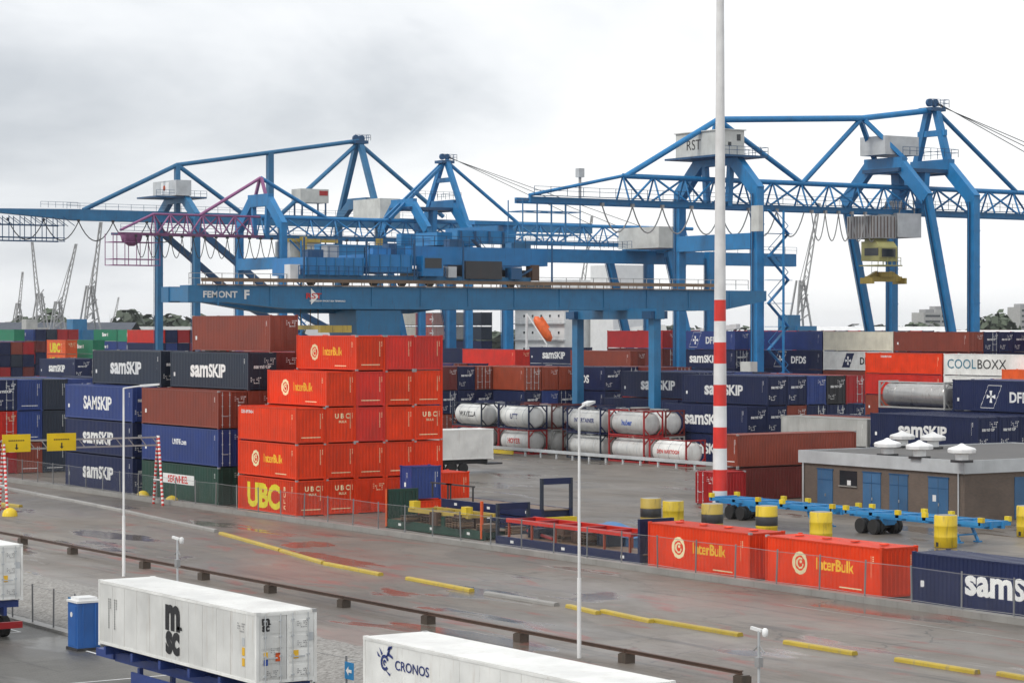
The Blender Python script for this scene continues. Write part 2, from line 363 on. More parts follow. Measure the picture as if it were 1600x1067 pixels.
def letter(root, pieces, mt, side, u, z, hh, L, corr=True, stretch=1., geo=None, name='lettering', Wd=2.438):
    """side 'L': long wall facing local -X (reads towards -Y); 'E': end facing local -Y. u: centre along reading direction from wall centre"""
    V, Fc, w = geo or text_geo(pieces)
    t_org = (L/2-.12-u) if side == 'L' else (Wd/2-.12+u)
    vs, fs = letter_mesh(repr(pieces) if geo is None else id(geo), V, Fc, w, hh, stretch, corr, t_org, -1 if side == 'L' else 1)
    off = (.012-.006) if corr else -.004
    if side == 'L': P = [(-Wd/2+off-d, -(u+x), z+y) for x, y, d in vs]
    else: P = [(u+x, -L/2+off-d, z+y) for x, y, d in vs]
    me = bpy.data.meshes.new(name); me.from_pydata(P, [], fs); me.materials.append(None)
    return put(name, me, M[mt], root)
def shapes(polys):
    V = []; Fc = []
    for p in polys:
        n = len(V); V += p; Fc.append(tuple(range(n, n+len(p))))
    return V, Fc
def ring(cx, cy, r0, r1, n=28, t0=0, t1=2*math.pi):
    ps = []
    for i in range(n):
        a, b = t0+(t1-t0)*i/n, t0+(t1-t0)*(i+1)/n
        ps.append([(cx+r0*math.cos(a),cy+r0*math.sin(a)),(cx+r1*math.cos(a),cy+r1*math.sin(a)),(cx+r1*math.cos(b),cy+r1*math.sin(b)),(cx+r0*math.cos(b),cy+r0*math.sin(b))])
    return ps
RINGLOGO = (*shapes(ring(.5,.5,.33,.5)+ring(.5,.5,.17,.25,20,.9,6.2)+ring(.55,.56,.0,.07,8)), 1.)
def marks_geo():
    ps = []; rr = random.Random(3)
    for i in range(13):
        h = .05; ps.append([(0,-i*.085),(.07*rr.uniform(.6,1.2),-i*.085),(.07,-i*.085+h),(0,-i*.085+h)])
    for i in range(4): ps.append([(.16,-i*.1),(.22,-i*.1),(.22,-i*.1+.05),(.16,-i*.1+.05)])
    return (*shapes(ps), .22)
MARKS = marks_geo()
PLATE = (*shapes([[(0,0),(.2,0),(.2,.26),(0,.26)]]), .2)
def panel_geo():
    rr = random.Random(5); ps = []
    for r in range(4):
        x = 0
        while x < .85:
            w = rr.uniform(.05,.16)
            if rr.random() < .75: ps.append([(x,-r*.15),(x+w,-r*.15),(x+w,-r*.15+.075),(x,-r*.15+.075)])
            x += w+.05
    return (*shapes(ps), .9)
PANEL = panel_geo()
LINE = (*shapes([[(0,0),(1.,0),(1.,.035),(0,.035)]]), 1.)

# ------------------------------------------------------------------ containers
CM = {}
def cwall(mb, axis, pos, sgn, t0, t1, z0, z1, org):
    """corrugated wall; axis 'Y' runs along Y at x=pos, outward sign sgn"""
    ts = [t0]; t = math.floor((t0+org)/PER)*PER
    while t < t1+org:
        for b in (0,.115,.15,.245):
            if t0+1e-4 < t+b-org < t1-1e-4: ts.append(t+b-org)
        t += PER
    ts.append(t1); vs = []
    for t in ts:
        d = prof(t+org)*sgn
        for z in (z0, z1): vs.append((pos-d, t, z) if axis == 'Y' else (t, pos-d, z))
    mb.add(vs, [(2*i, 2*i+2, 2*i+3, 2*i+1) for i in range(len(ts)-1)])
def cmesh(L, Hh, kind, what, det):
    k = (L, Hh, kind, what, det)
    if k in CM: return CM[k]
    w, l = 1.219, L/2; q = MB()
    if what == 'shell':
        if kind == 'smooth':
            q.box(-w+.02, w-.02, -l+(.1 if kind else 0), l-.05, .15, Hh-.06)
            for s in (-1, 1):
                for y in [(-l+.9+i*1.15) for i in range(int((L-1)/1.15))]: q.box(s*(w-.014)-.008, s*(w-.014)+.008, y-.012, y+.012, .2, Hh-.12)
        else:
            for s in (-1, 1): cwall(q, 'Y', s*(w-.012), s, -l+.1, l-.1, .14, Hh-.08, l-.12)
            cwall(q, 'X', l-.03, 1, -w+.1, w-.1, .14, Hh-.08, w-.12)
            if kind == 'wall': cwall(q, 'X', -l+.012, -1, -w+.1, w-.1, .14, Hh-.08, w-.12)
            q.box(-w+.06, w-.06, -l+.06, l-.06, .10, .16)
    elif what == 'roof':
        if kind == 'smooth': q.box(-w+.01, w-.01, -l+.02, l-.02, Hh-.06, Hh-.015)
        else:
            q.box(-w+.06, w-.06, -l+.08, l-.08, Hh-.09, Hh-.06); n = int(L/.52)
            for i in range(n):
                y = -l+.3+i*.52; q.box(-w+.12, w-.12, y-.12, y+.12, Hh-.06, Hh-.045)
    elif what == 'frame':
        for sx in (-1, 1):
            for sy in (-1, 1):
                x, y = sx*(w-.055), sy*(l-.065); q.box(x-.055, x+.055, y-.065, y+.065, .12, Hh-.12)
                if det < 2:
                    for z in (0, Hh-.12): q.box(x-.059-.02*(sx<0), x+.059+.02*(sx>0), y-.09, y+.09, z, z+.12)
            x = sx*(w-.04); q.box(x-.035, x+.035, -l+.13, l-.13, Hh-.13, Hh-.05); q.box(x-.037, x+.037, -l+.13, l-.13, .07, .18)
        for sy in (-1, 1):
            y = sy*(l-.05); q.box(-w+.11, w-.11, y-.045, y+.045, Hh-.14, Hh-.045); q.box(-w+.11, w-.11, y-.045, y+.045, .07, .18)
    elif what == 'casting': q.box(-.09, .09, -.085, .085, 0, .118)
    elif what == 'door':          # leaf, local x 0..1.1
        q.box(.0, 1.085, -.03, .02, .18, Hh-.14)
        for i in range(4):
            z0 = .26+i*(Hh-.5)/4; q.box(.10, .98, -.045, -.03, z0, z0+(Hh-.5)/4-.12)
    elif what == 'bars':
        for x in (.22, .84):
            q.tube((x,-.075,.10), (x,-.075,Hh-.08), .022, n=6)
            for z in (.3, 1.0, 1.7, Hh-.35): q.box(x-.06, x+.06, -.085, -.04, z, z+.06)
        q.box(.22, .70, -.10, -.08, .95, 1.0)
    CM[k] = q.mesh(what); return CM[k]
SEEN = {}
def container(b0, a0, z, spec, where, L=13.72, Hh=2.9, det=1, alongX=False):
    """near-left bottom corner at (b0, a0).  spec: colour[:side text[:end kind]]"""
    sp = (spec.split(':')+['', ''])[:3]; colr, txt, end = sp
    kind = {'': 'door', 'd': 'door', 'w': 'wall', 's': 'smooth'}[end]
    words = {'sam': ' with large white lettering', 'SAM': ' with bold white capitals', 'ib': ' with ring emblem', 'ubc': ' with huge lime letters',
             'dfds': ' with white cross emblem', 'wdfds': ' with dark slanted emblem', 'cool': ' with blue and black lettering', 'bow': ' with small white script',
             'deb': ' with small white lettering', 'eaw': ' with red lettered strip', 'u45': ' with small white lettering', 'E': ' with lettered end', 'arrow': ' with a white arrow emblem',
             'msc': ' with black emblem letters', 'cro': ' with small navy emblem', 'com': ' with small dark lettering'}.get(txt, '')
    cw = {'flame': 'bright red', 'navy': 'navy blue', 'blue': 'blue', 'slate': 'slate blue', 'brown': 'red-brown', 'rust': 'rust orange', 'dkgreen': 'dark green', 'crimson': 'dark red'}.get(colr, colr)
    lab = f'{cw} container{words} {where}'
    cx, cy = (b0+1.219, a0+L/2) if not alongX else (b0+L/2, a0+1.219)
    t = thing('shipping_container', lab, 'container', (cx, cy, z), R(-90) if alongX else 0)
    m = M[colr]; t['dim'] = (L, Hh)
    if det == 0:
        put('shell', cmesh(L, Hh, kind if kind != 'door' else 'wall', 'shell', 0), m, t); put('roof', cmesh(L, Hh, kind, 'roof', 0), m, t); put('frame', cmesh(L, Hh, '', 'frame', 0), m, t)
    else:
        put('shell', cmesh(L, Hh, kind, 'shell', 1), m, t); put('roof', cmesh(L, Hh, kind, 'roof', 1), m, t); put('frame', cmesh(L, Hh, '', 'frame', det), m, t)
        if det == 2:
            me = cmesh(1, 1, '', 'casting', 2)
            for sx in (-1, 1):
                for sy in (-1, 1):
                    for zz in (.0, Hh-.116): put('corner_casting', me, M['steel'] if random.random() < .3 else m, t, (sx*(1.219-.086), sy*(L/2-.081), zz))
        if kind in ('door', 'smooth'):
            for s in (-1, 1):
                d = put('door', cmesh(1, Hh, '', 'door', 1), m, t, (s*.012 if s > 0 else -.012-1.085, -L/2+.045, 0))
                put('locking_bars', cmesh(1, Hh, '', 'bars', 1), M['galv'] if colr in ('white', 'cream') or random.random() < .16 else m, d)
    fl = kind != 'smooth'
    c1 = fl and det > 0
    hs = Hh/2.9
    if txt == 'sam': letter(t, SAM, 'white_l', 'L', -.1, .95*hs, 1.02, L, c1, 1.12)
    if txt == 'SAM': letter(t, T('SAMSKIP', .03), 'white_l', 'L', -.2, .9*hs, 1.1, L, c1, 1.0)
    if txt == 'ib':
        letter(t, 0, 'pale_l', 'L', -1.75, .72, 1.2, L, c1, geo=RINGLOGO, name='ring_emblem'); letter(t, T('InterBulk', .02), 'yel_l', 'L', 1.0, 1.12, .62, L, c1, .92)
        letter(t, T('GROUP', 0.), 'orange', 'L', -.05, .80, .17, L, c1); letter(t, 0, 'pale_l', 'L', 2.2, .32, 1.7, L, c1, geo=LINE, name='web_line')
    if txt == 'ubc':
        letter(t, T('UBC', .045), 'ubc_l', 'L', -.55, .42, 1.72, L, c1, 1.1)
        for i, ch in enumerate('BULK'): letter(t, T(ch, .02), 'pale_l', 'L', 2.75, 1.75-i*.45, .3, L, c1)
    if txt == 'E' or (txt == 'ubc' and kind == 'wall'):
        letter(t, T('U B C', .03), 'pale_l', 'E', .1, 1.78, .36, L, c1); letter(t, T('BULK', .02), 'pale_l', 'E', .15, 1.46, .17, L, c1, 1.2)
    if txt == 'deb': letter(t, T('DEE-BRITAIN', .03), 'white_l', 'L', -3.1, 2.02, .24, L, c1)
    if txt == 'eaw':
        letter(t, 0, 'white_l', 'L', -.2, 1.28, .75/.035, L, c1, 5.6/(.75/.035), geo=LINE, name='white_strip'); o = letter(t, T('SEAWHEEL', .03), 'red_l', 'L', -.2, 1.38, .55, L, c1, .98); o.location.x = -.004
    if txt == 'u45': letter(t, T('UNIT45.com', .03), 'white_l', 'L', 0, 1.5, .42, L, c1, .8)
    if txt in ('dfds', 'wdfds'):
        mt = 'white_l' if txt == 'dfds' else 'black_l'; letter(t, T('DFDS', .03), mt, 'L', 2.0, .95*hs, .95, L, c1)
        cross = shapes([[(.5,.5),(.32,0),(.68,0)],[(.5,.5),(1,.32),(1,.68)],[(.5,.5),(.68,1),(.32,1)],[(.5,.5),(0,.68),(0,.32)]])
        if txt == 'wdfds': letter(t, 0, 'navy', 'L', -1.9, .45*hs, 1.9, L, c1, geo=(*shapes([[(0,0),(.8,0),(1.3,1),(.5,1)]]), 1.3), name='emblem_panel')
        else: letter(t, 0, 'white_l', 'L', -1.9, .35*hs, 2.1, L, c1, geo=(*shapes([[(0,0),(.02,0),(.52,1),(.5,1)],[(.8,0),(.82,0),(1.32,1),(1.3,1)],[(0,0),(.8,0),(.81,.02),(.01,.02)],[(.5,1),(1.3,1),(1.29,.98),(.49,.98)]]), 1.32), name='emblem_outline')
        o = letter(t, 0, 'white_l', 'L', -1.9, .85*hs, 1.1, L, c1, geo=(*cross, 1.), name='cross_emblem'); o.location.x = -.004
    if txt == 'cool':
        wc, wb = text_geo(T('COOL', .0))[2]*1.26, text_geo(T('BOXX', .0))[2]*1.26; letter(t, T('COOL', .0), 'teal_l', 'L', -1.4-wc/2, .85, 1.15, L, False, 1.1); letter(t, T('BOXX', .0), 'black_l', 'L', -1.15+wb/2, .85, 1.15, L, False, 1.1)
    if txt == 'bow': letter(t, T('Bow', .05), 'white_l', 'L', -.3, 1.1, .8, L, False, 1.1); letter(t, T('fl', .03), 'white_l', 'L', 1.4, 1.1, .7, L, False)
    if txt == 'com': letter(t, T('.com', .02), 'navy_l', 'L', -1.2, 1.3, .3, L, False)
    if txt == 'arrow': letter(t, 0, 'white_l', 'L', 0, .6, 1.4, L, False, geo=(*shapes([[(0,.42),(.7,.42),(.7,.58),(0,.58)],[(.5,.05),(.7,.05),(1.05,.5),(.85,.5)],[(.5,.95),(.7,.95),(1.05,.5),(.85,.5)]]), 1.05), name='arrow_emblem')
    if det > 0 and fl:
        if txt not in ('msc', 'cro'):
            mk = 'pale_l' if colr in ('flame', 'red', 'orange') else 'white_l'
            letter(t, 0, mk, 'L', L/2-.75, Hh-.55, 1., L, c1, geo=MARKS, name='marking')
            if kind == 'wall':
                letter(t, 0, mk, 'E', .85, Hh-.5, 1., L, c1, geo=MARKS, name='marking')
                if random.random() < .5: letter(t, 0, mk, 'E', 0, .42, 1.6, L, c1, geo=LINE, name='bar_mark')
            else:
                o = letter(t, 0, mk, 'E', .6, Hh-.5, .95, L, False, geo=PANEL, name='door_marking'); o.location.y = -.012
                if txt in ('sam', 'SAM') or colr in ('black', 'navy'):
                    o = letter(t, SAM, 'white_l', 'E', .0, Hh*.58, .24, L, False, 1.15); o.location.y = -.012
                    o = letter(t, 0, mk, 'E', -.6, Hh*.32, .9, L, False, geo=PANEL, name='door_marking'); o.location.y = -.012
            if colr in ('navy', 'blue', 'slate', 'brown'): letter(t, 0, 'white_l', 'L', -L/2+.7, .9, 1.2, L, c1, geo=PLATE, name='plate')
    return t
ORD = ('bottom tier', 'second tier', 'third tier', 'fourth tier', 'fifth tier', 'sixth tier')
def stack(b0, a0, specs, where, L=13.72, Hh=2.9, det=1):
    z = 0
    for i, s in enumerate(specs):
        h = Hh
        if s:
            container(b0, a0, z, s, f'{where}, {ORD[i]}', L, h, det)
        z += h
ROWN = ('first row', 'second row', 'third row', 'fourth row', 'fifth row', 'sixth row', 'seventh row', 'eighth row', 'ninth row', 'tenth row', 'eleventh row', 'twelfth row', 'thirteenth row', 'fourteenth row')
# ------------------------------------------------------------------ container stacks of the yard
# bright red bulk containers, 30 ft, stepped up away from the fence
ends = [['flame:ubc:w','flame:ib:w','flame:deb:w'], ['flame:E:w','flame::w','flame:E:w','flame:ib:w'], ['flame::d','flame::w','red::w','red::w','flame:ib:w'],
        ['flame::w','flame::w','flame::w','flame::w','red::w'], ['flame::w','flame::w','flame:E:w','flame::w','red::w']]
for i, c in enumerate(ends): stack(82.75+i*2.47, 153.7, c, f'in the tall red stack, {ROWN[i]}', 9.125, 2.59, 2)
# next block along the fence
blk = [['dkgreen:eaw','blue:u45','brown'], ['navy','navy','brown','slate:sam'], ['navy','blue','brown','maroon','brown'], ['brown','navy','navy','red'], ['navy','brown','navy','navy']]
for i, c in enumerate(blk): stack(82.9+i*2.53, 166.4+(1.2 if i == 2 else 0), c, f'in the mixed stack, {ROWN[i]}', det=2 if i < 3 else 1)
blk = [['navy:sam','navy:sam','blue:SAM'], ['navy','navy','navy:sam','slate:sam'], ['navy','navy','navy','navy'], ['navy','brown','navy'], ['brown','navy','navy']]
for i, c in enumerate(blk): stack(82.8+i*2.53, 181.7, c, f'in the navy gantry stack, {ROWN[i]}', det=2 if i < 2 else 1)
blk = [['crimson','red','navy'], ['brown::w','blue::w','blue::w'], ['slate::w','slate::w','slate::w'], ['navy','navy','blue'], ['navy','navy'], ['navy','navy:sam','navy']]
for i, c in enumerate(blk): stack(83.0+i*2.5, 213, c, f'in the low lane stack, {ROWN[i]}')
# front row along the fence
for a0, s, L, w in ((101.4,'flame:ib:w',9.125,'on the ground behind the fence, beside the flat racks'), (91.0,'flame:ib:w',9.125,'on the ground behind the fence, between a red and a navy one')):
    t = container(82.0, a0, 0, s, w, L, 2.59, 2)
    for i in range(4):
        q = MB(); o = ORG[t.name]; q.lathe([(.26,0),(.26,.05),(.22,.07)], 14, (o[0], o[1]-3.4+i*2.2, 2.585)); q.build('roof_hatch', M['flame'], t)
container(82.0, 75.1, 0, 'navy:sam', 'on the ground behind the fence at the end of the red pair', 13.72, 2.59, 2)
# stacks with door ends towards the open yard, behind the tank containers
cols = [['brown','navy','maroon'],['navy','navy','navy:sam'],['navy','navy','brown'],['navy','navy','rust'],['navy','blue','rust'],['red','navy','rust'],
        ['brown','navy','navy:dfds'],['navy','red','navy:sam'],['navy','navy','maroon'],['navy','navy','maroon']]
for i, c in enumerate(cols):
    stack(155.5+i*2.55, 252+(-7 if i in (3,4,5) else -13 if i in (6,7) else -17 if i > 7 else 0), c, f'in the block behind tanks, {ROWN[i]}')
for i in range(10):
    stack(150+i*2.55, 272+(i % 3)*.6, [random.choice(('navy','brown','blue')) for _ in range(3)], f'in the rear girder block, {ROWN[i]}')
# navy block right of the tanks
blk = [['navy:sam','navy:sam'], ['navy','navy','navy:sam'], ['navy','brown','navy'], ['red','navy','blue'], ['brown','navy','black'], ['navy','navy','crimson']]
for i, c in enumerate(blk): stack(149.8+i*2.55, 185.7, c, f'in the block beside tanks, {ROWN[i]}')
blk = [['navy','navy:sam'], ['navy','brown','navy:sam'], ['navy','navy','navy:dfds'], ['navy','navy','blue'], ['navy','red','navy']]
for i, c in enumerate(blk): stack(156+i*2.55, 205, c, f'in the second navy block, {ROWN[i]}')
blk = [['navy','navy:sam'], ['navy','navy'], ['brown','navy'], ['navy','navy'], ['navy','navy','navy:dfds'], ['navy','brown','blue'], ['brown','navy','rust']]
for i, c in enumerate(blk): stack(148.3+i*2.53, 152.4, c, f'behind the brick building, {ROWN[i]}')
for i, c in enumerate([['grey','grey::w'], ['navy','brown'], ['navy','navy']]): stack(148.6+i*2.53, 166.9, c, f'beside the steel tank, {ROWN[i]}', 12.19, 2.59)
# far row under the right hand crane
def row(b0, lst, where, Hh=2.59, n=5):
    for a0, sp in lst:
        stack(b0, a0, sp, where, 13.72, Hh)
W1 = 'in the long quay row'
row(214, [(221.5, ['navy','brown','navy','maroon','brown']), (235.4, ['navy','navy','brown','white:wdfds','cream']), (249.4, ['navy','navy','navy','navy:dfds','blue']), (263.4, ['navy','brown','navy','navy:sam','blue:dfds'])], W1)
for i in range(3): stack(216.6+i*2.55, 221.5, ['navy','navy','navy','navy','navy'], W1+f', {ROWN[i+1]}', 13.72, 2.59)
for i in range(2): stack(224.4+i*2.55, 216, ['crimson']*5, W1+f', {ROWN[i+4]}', 13.72, 2.59)
row(203.5, [(215.2, ['navy','brown','red','flame:deb']), (201.2, ['navy','grey','white','white:cool'])], 'in the nearer quay row')
row(201, [(189, ['brown','navy','orange'])], 'in the nearer quay row', 2.9)
# containers lying across, behind the brick building
container(118.6, 148.2, 2.62, 'brown::w', 'set crosswise on another behind the brick building', 12.19, 2.59, 2, True)
container(118.6, 148.2, 0, 'maroon', 'lying crosswise on the ground behind the brick building', 12.19, 2.59, 2, True)
container(114.2, 145.4, 0, 'crimson', 'with door end by the striped mast', 2.99, 2.59, 2, True)
# stacks at the left, towards the quay
rr = random.Random(11)
pal = ('navy','navy','brown','maroon','blue','slate','crimson')
def far_stack(x, D, n, sp, where, L=12.19, Hh=2.59, det=0):
    b, a = at_depth(x, D); low = [rr.choice(pal) for _ in range(n-len(sp))]
    stack(b, a, low+list(sp), where, L, Hh, det)
def fillrow(x0, x1, D, n, tops, where, L=12.19, Hh=2.59):
    b0, a0 = at_depth(x0, D); k = 0
    b1, _ = at_depth(x1, D)
    while b0+k*2.6 < b1 and k < 14:
        stack(b0+k*2.6, a0, [rr.choice(pal) for _ in range(n-1)]+[tops[k % len(tops)]], where+f', {ROWN[k]}', L, Hh, 0); k += 1
far_stack(222, 505, 5, ('blue:bow','green:bow'), 'in the far block by the left crane'); far_stack(182, 528, 5, ('blue:bow','green:bow'), 'in the far block next to the crane rail')
far_stack(145, 470, 4, ('green:bow','green:bow'), 'in front of the far block', 12.19, 2.75); far_stack(102, 468, 4, ('orange:ubc:w','orange:ubc:w'), 'in front of the far block, left of a green one', 9.125, 2.75, 1)
far_stack(52, 545, 5, ('brown','blue:bow'), 'at the far corner of the yard'); far_stack(22, 540, 5, ('green',), 'at the far corner of the yard')
fillrow(56, 142, 545, 5, ('navy','slate','crimson','crimson','navy','slate','navy'), 'in the far door-end block')
fillrow(240, 330, 470, 5, ('red','navy','crimson','maroon'), 'in the far block beside the crane leg')
fillrow(-20, 60, 500, 4, ('crimson','navy','brown'), 'in the far left block')
far_stack(117, 365, 3, ('navy:sam',), 'standing alone in the left yard', 13.72, 2.9, 1); far_stack(141, 372, 3, ('navy',), 'standing alone in the left yard, behind another', 13.72, 2.9, 1)
# between the cranes
for x, D, n, sp in ((762,352,4,('navy',)), (805,338,4,('red','red')), (905,372,4,('navy:dfds','navy:sam')), (1075,392,5,('crimson',)), (1148,330,5,('navy:sam','blue:dfds')), (1035,352,5,('crimson',)), (985,318,4,('brown',))):
    far_stack(x, D, n, sp, 'on the quay below the cranes', 13.72, 2.6, 1)
# low block at the far right under the girder
fillrow(1225, 1600, 372, 5, ('red','navy','navy','brown','navy'), 'in the low row behind the quay row')
# ------------------------------------------------------------------ cranes
def bp(root, name, m, p0, p1, w, h=None, **k): q = MB(); q.beam(p0, p1, w, h, **k); return q.build(name, M[m], root)
def tp(root, name, m, p0, p1, r, r1=None, n=10): q = MB(); q.tube(p0, p1, r, r1, n); return q.build(name, M[m], root)
def bx(root, name, m, *c): q = MB(); q.box(*c); return q.build(name, M[m], root)
def leg_part(root, m, p0, p1, w, h):
    q = MB(); q.beam(p0, p1, w, h); p0 = Vector(p0); p1 = Vector(p1); L = (p1-p0).length; n = max(2, int(L/4.6)); d = (p1-p0)/L
    for i in range(1, n): c = p0+d*(L*i/n); q.beam(c-d*.07, c+d*.07, w*1.07, h*1.07)
    o = q.build('leg', M[m], root); q = MB(); s = Vector((-w*.72, 0, 0)); q.beam(p0+s+d*2, p0+s+d*(L-1), .12); s2 = s+Vector((-.12,.25,0)); q.beam(p0+s2+d*2, p0+s2+d*(L-1), .07); q.build('cable_tray', M['cdark'], o); return o
def rail_part(root, pts, m='cdark', h=1.05, step=1.5, r=.035, name='railing'):
    q = MB()
    for p0, p1 in zip(pts[:-1], pts[1:]):
        p0 = Vector(p0); p1 = Vector(p1); n = max(1, int((p1-p0).length/step))
        for hh in (h, h*.55): q.beam(p0+Vector((0,0,hh)), p1+Vector((0,0,hh)), r*1.6)
        for i in range(n+1):
            c = p0.lerp(p1, i/n); q.beam(c, c+Vector((0,0,h)), r*1.6)
    return q.build(name, M[m], root)
def loops(root, b0, b1, a, z, sp, drop, m='dark', r=.07):
    n = int(round((b1-b0)/sp))
    for i in range(n):
        x0 = b0+i*sp; q = MB()
        q.path([(x0+sp*t/10, a, z-drop*(1-(2*t/10-1)**2)) for t in range(11)], r, 5); q.box(x0-.2, x0+.2, a-.2, a+.2, z-.05, z+.35); q.build('festoon_cable', M[m], root)
def bogie(root, b, a, m='cdark'):
    q = MB(); q.box(b-.6, b+.6, a-3.2, a+3.2, .9, 2.2); q.box(b-.45, b+.45, a-2.9, a-.5, .35, .95); q.box(b-.45, b+.45, a+.5, a+2.9, .35, .95)
    for d in (-2.5,-1.0,1.0,2.5): q.lathe([(.38,-.2),(.38,.2)], 14, (b, a+d, .40), 'X')
    q.build('bogie', M[m], root)
def truss(root, a0, b0, b1, zl, zh, pan, chord, brace_m, hw=1.5, skew0=0):
    up = tp(root, 'upper_chord', chord, (b0+skew0,a0,zh), (b1,a0,zh), .34 if chord == 'cblue' else .2)
    for s in (-1, 1):
        lc = bp(root, 'lower_chord', chord, (b0,a0+s*hw,zl), (b1,a0+s*hw,zl), *((.45, .7) if chord == 'cblue' else (.3, .42)))
        n = int((b1-b0-skew0)/pan)
        for i in range(n+1):
            x = b0+skew0+i*pan
            tp(lc, 'brace', brace_m, (x,a0,zh), (x,a0+s*hw,zl), .13, n=6)
            if i < n:
                p = ((x,a0,zh),(x+pan,a0+s*hw,zl)) if (i+(s > 0)) % 2 else ((x+pan,a0,zh),(x,a0+s*hw,zl))
                tp(lc, 'brace', brace_m, *p, .15, n=6)
    q = MB()
    for i in range(int((b1-b0)/pan)): x = b0+i*pan; q.beam((x,a0-hw,zl), (x,a0+hw,zl), .2)
    q.box(b0, b1, a0-hw-1.1, a0-hw-.3, zl+.45, zl+.5); q.build('walkway', M['cdark'], up)
    rail_part(up, [(b0,a0-hw-1.1,zl+.5), (b1,a0-hw-1.1,zl+.5)], step=2.4)
    return up
def portal(root, b, a0, hw, thw, zk, zt, m, z0=2.2, legw=1.1, bb=None):
    bb = b if bb is None else bb
    for s in (-1, 1):
        leg_part(root, m, (bb,a0+s*hw,z0), (b,a0+s*hw,zk), legw, legw*1.1)
        bp(root, 'knee_beam', m, (b,a0+s*(hw+.15),zk-.8), (b,a0+s*(thw-.2),zt+.05), legw*.92, 1.75)
    bp(root, 'cross_beam', m, (b,a0-thw-.6,zt), (b,a0+thw+.6,zt), legw*.95, 2.1)
def hung_trolley(root, b, a0, z):
    q = MB(); q.box(b-4.2, b-.2, a0-2.6, a0+2.6, z-3.6, z-.6); q.build('trolley_house', M['steel'], root)
    q = MB(); q.box(b+.2, b+4.4, a0-2.6, a0+2.6, z-3.4, z-.2); h = q.build('trolley_house', M['galv'], root)
    q = MB(); q.prism([(a0-3.2,z-6.6),(a0+.4,z-6.6),(a0+.4,z-4),(a0-2.4,z-4),(a0-3.2,z-4.8)], b-3.6, b-.4, 'X'); q.box(b-3.2, b-.8, a0-1.6, a0+.2, z-4, z-3.5); c = q.build('operator_cab', M['cabyel'], root)
    q = MB(); q.box(b-3.66, b-3.61, a0-3.0, a0-.3, z-5.9, z-4.9); q.box(b-3.2, b-.8, a0-3.26, a0-3.21, z-6.2, z-5.0); q.build('cab_window', M['glass'], c)
    q = MB()
    for i in range(9): q.box(b-4.25, b-4.2, a0-2.4+i*.58, a0-2.3+i*.58, z-3.5, z-.7)
    for i in range(7): q.box(b-4.1+i*.6, b-4.0+i*.6, a0-2.66, a0-2.6, z-3.5, z-.7)
    q.build('house_ribs', M['rustsol'], root)['kind'] = 'stuff'
    q = MB(); rq = random.Random(1)
    for i in range(16): x = b+.3+rq.random()*4; y = a0-2.4+rq.random()*4; q.beam((x,y,z-.3), (x+rq.uniform(-.6,.6),y+rq.uniform(-.4,.4),z+1.5), .14)
    q.build('trolley_gear', M['steel'], root)['kind'] = 'stuff'
    rail_part(c, [(b-4,a0-3.4,z-7.2),(b,a0-3.4,z-7.2),(b,a0,z-7.2)], 'cabyel', step=.8)
    bx(c, 'cab_platform', 'cabyel', b-4.2, b+.2, a0-3.5, a0+.2, z-7.3, z-7.15)
    sp = z-9.3
    q = MB(); q.box(b-2.9, b+2.9, a0-.5, a0+.5, sp, sp+.7); q.box(b-1.2, b+1.2, a0-.9, a0+.9, sp+.6, sp+1.3); q.box(b-3.1, b-2.7, a0-1.2, a0+1.2, sp-.3, sp+.5); q.box(b+2.7, b+3.1, a0-1.2, a0+1.2, sp-.3, sp+.5)
    for s in (-1, 1): q.beam((b+s*1.2,a0,sp+1.2), (b+s*2.8,a0,sp+.4), .5)
    s_ = q.build('spreader', M['oldyel'], root)
    for dx in (-1.6, 1.6):
        for dy in (-.6, .6): tp(s_, 'hoist_rope', 'dark', (b+dx,a0+dy,sp+1), (b+dx*.8,a0+dy,z-.5), .035, n=5)

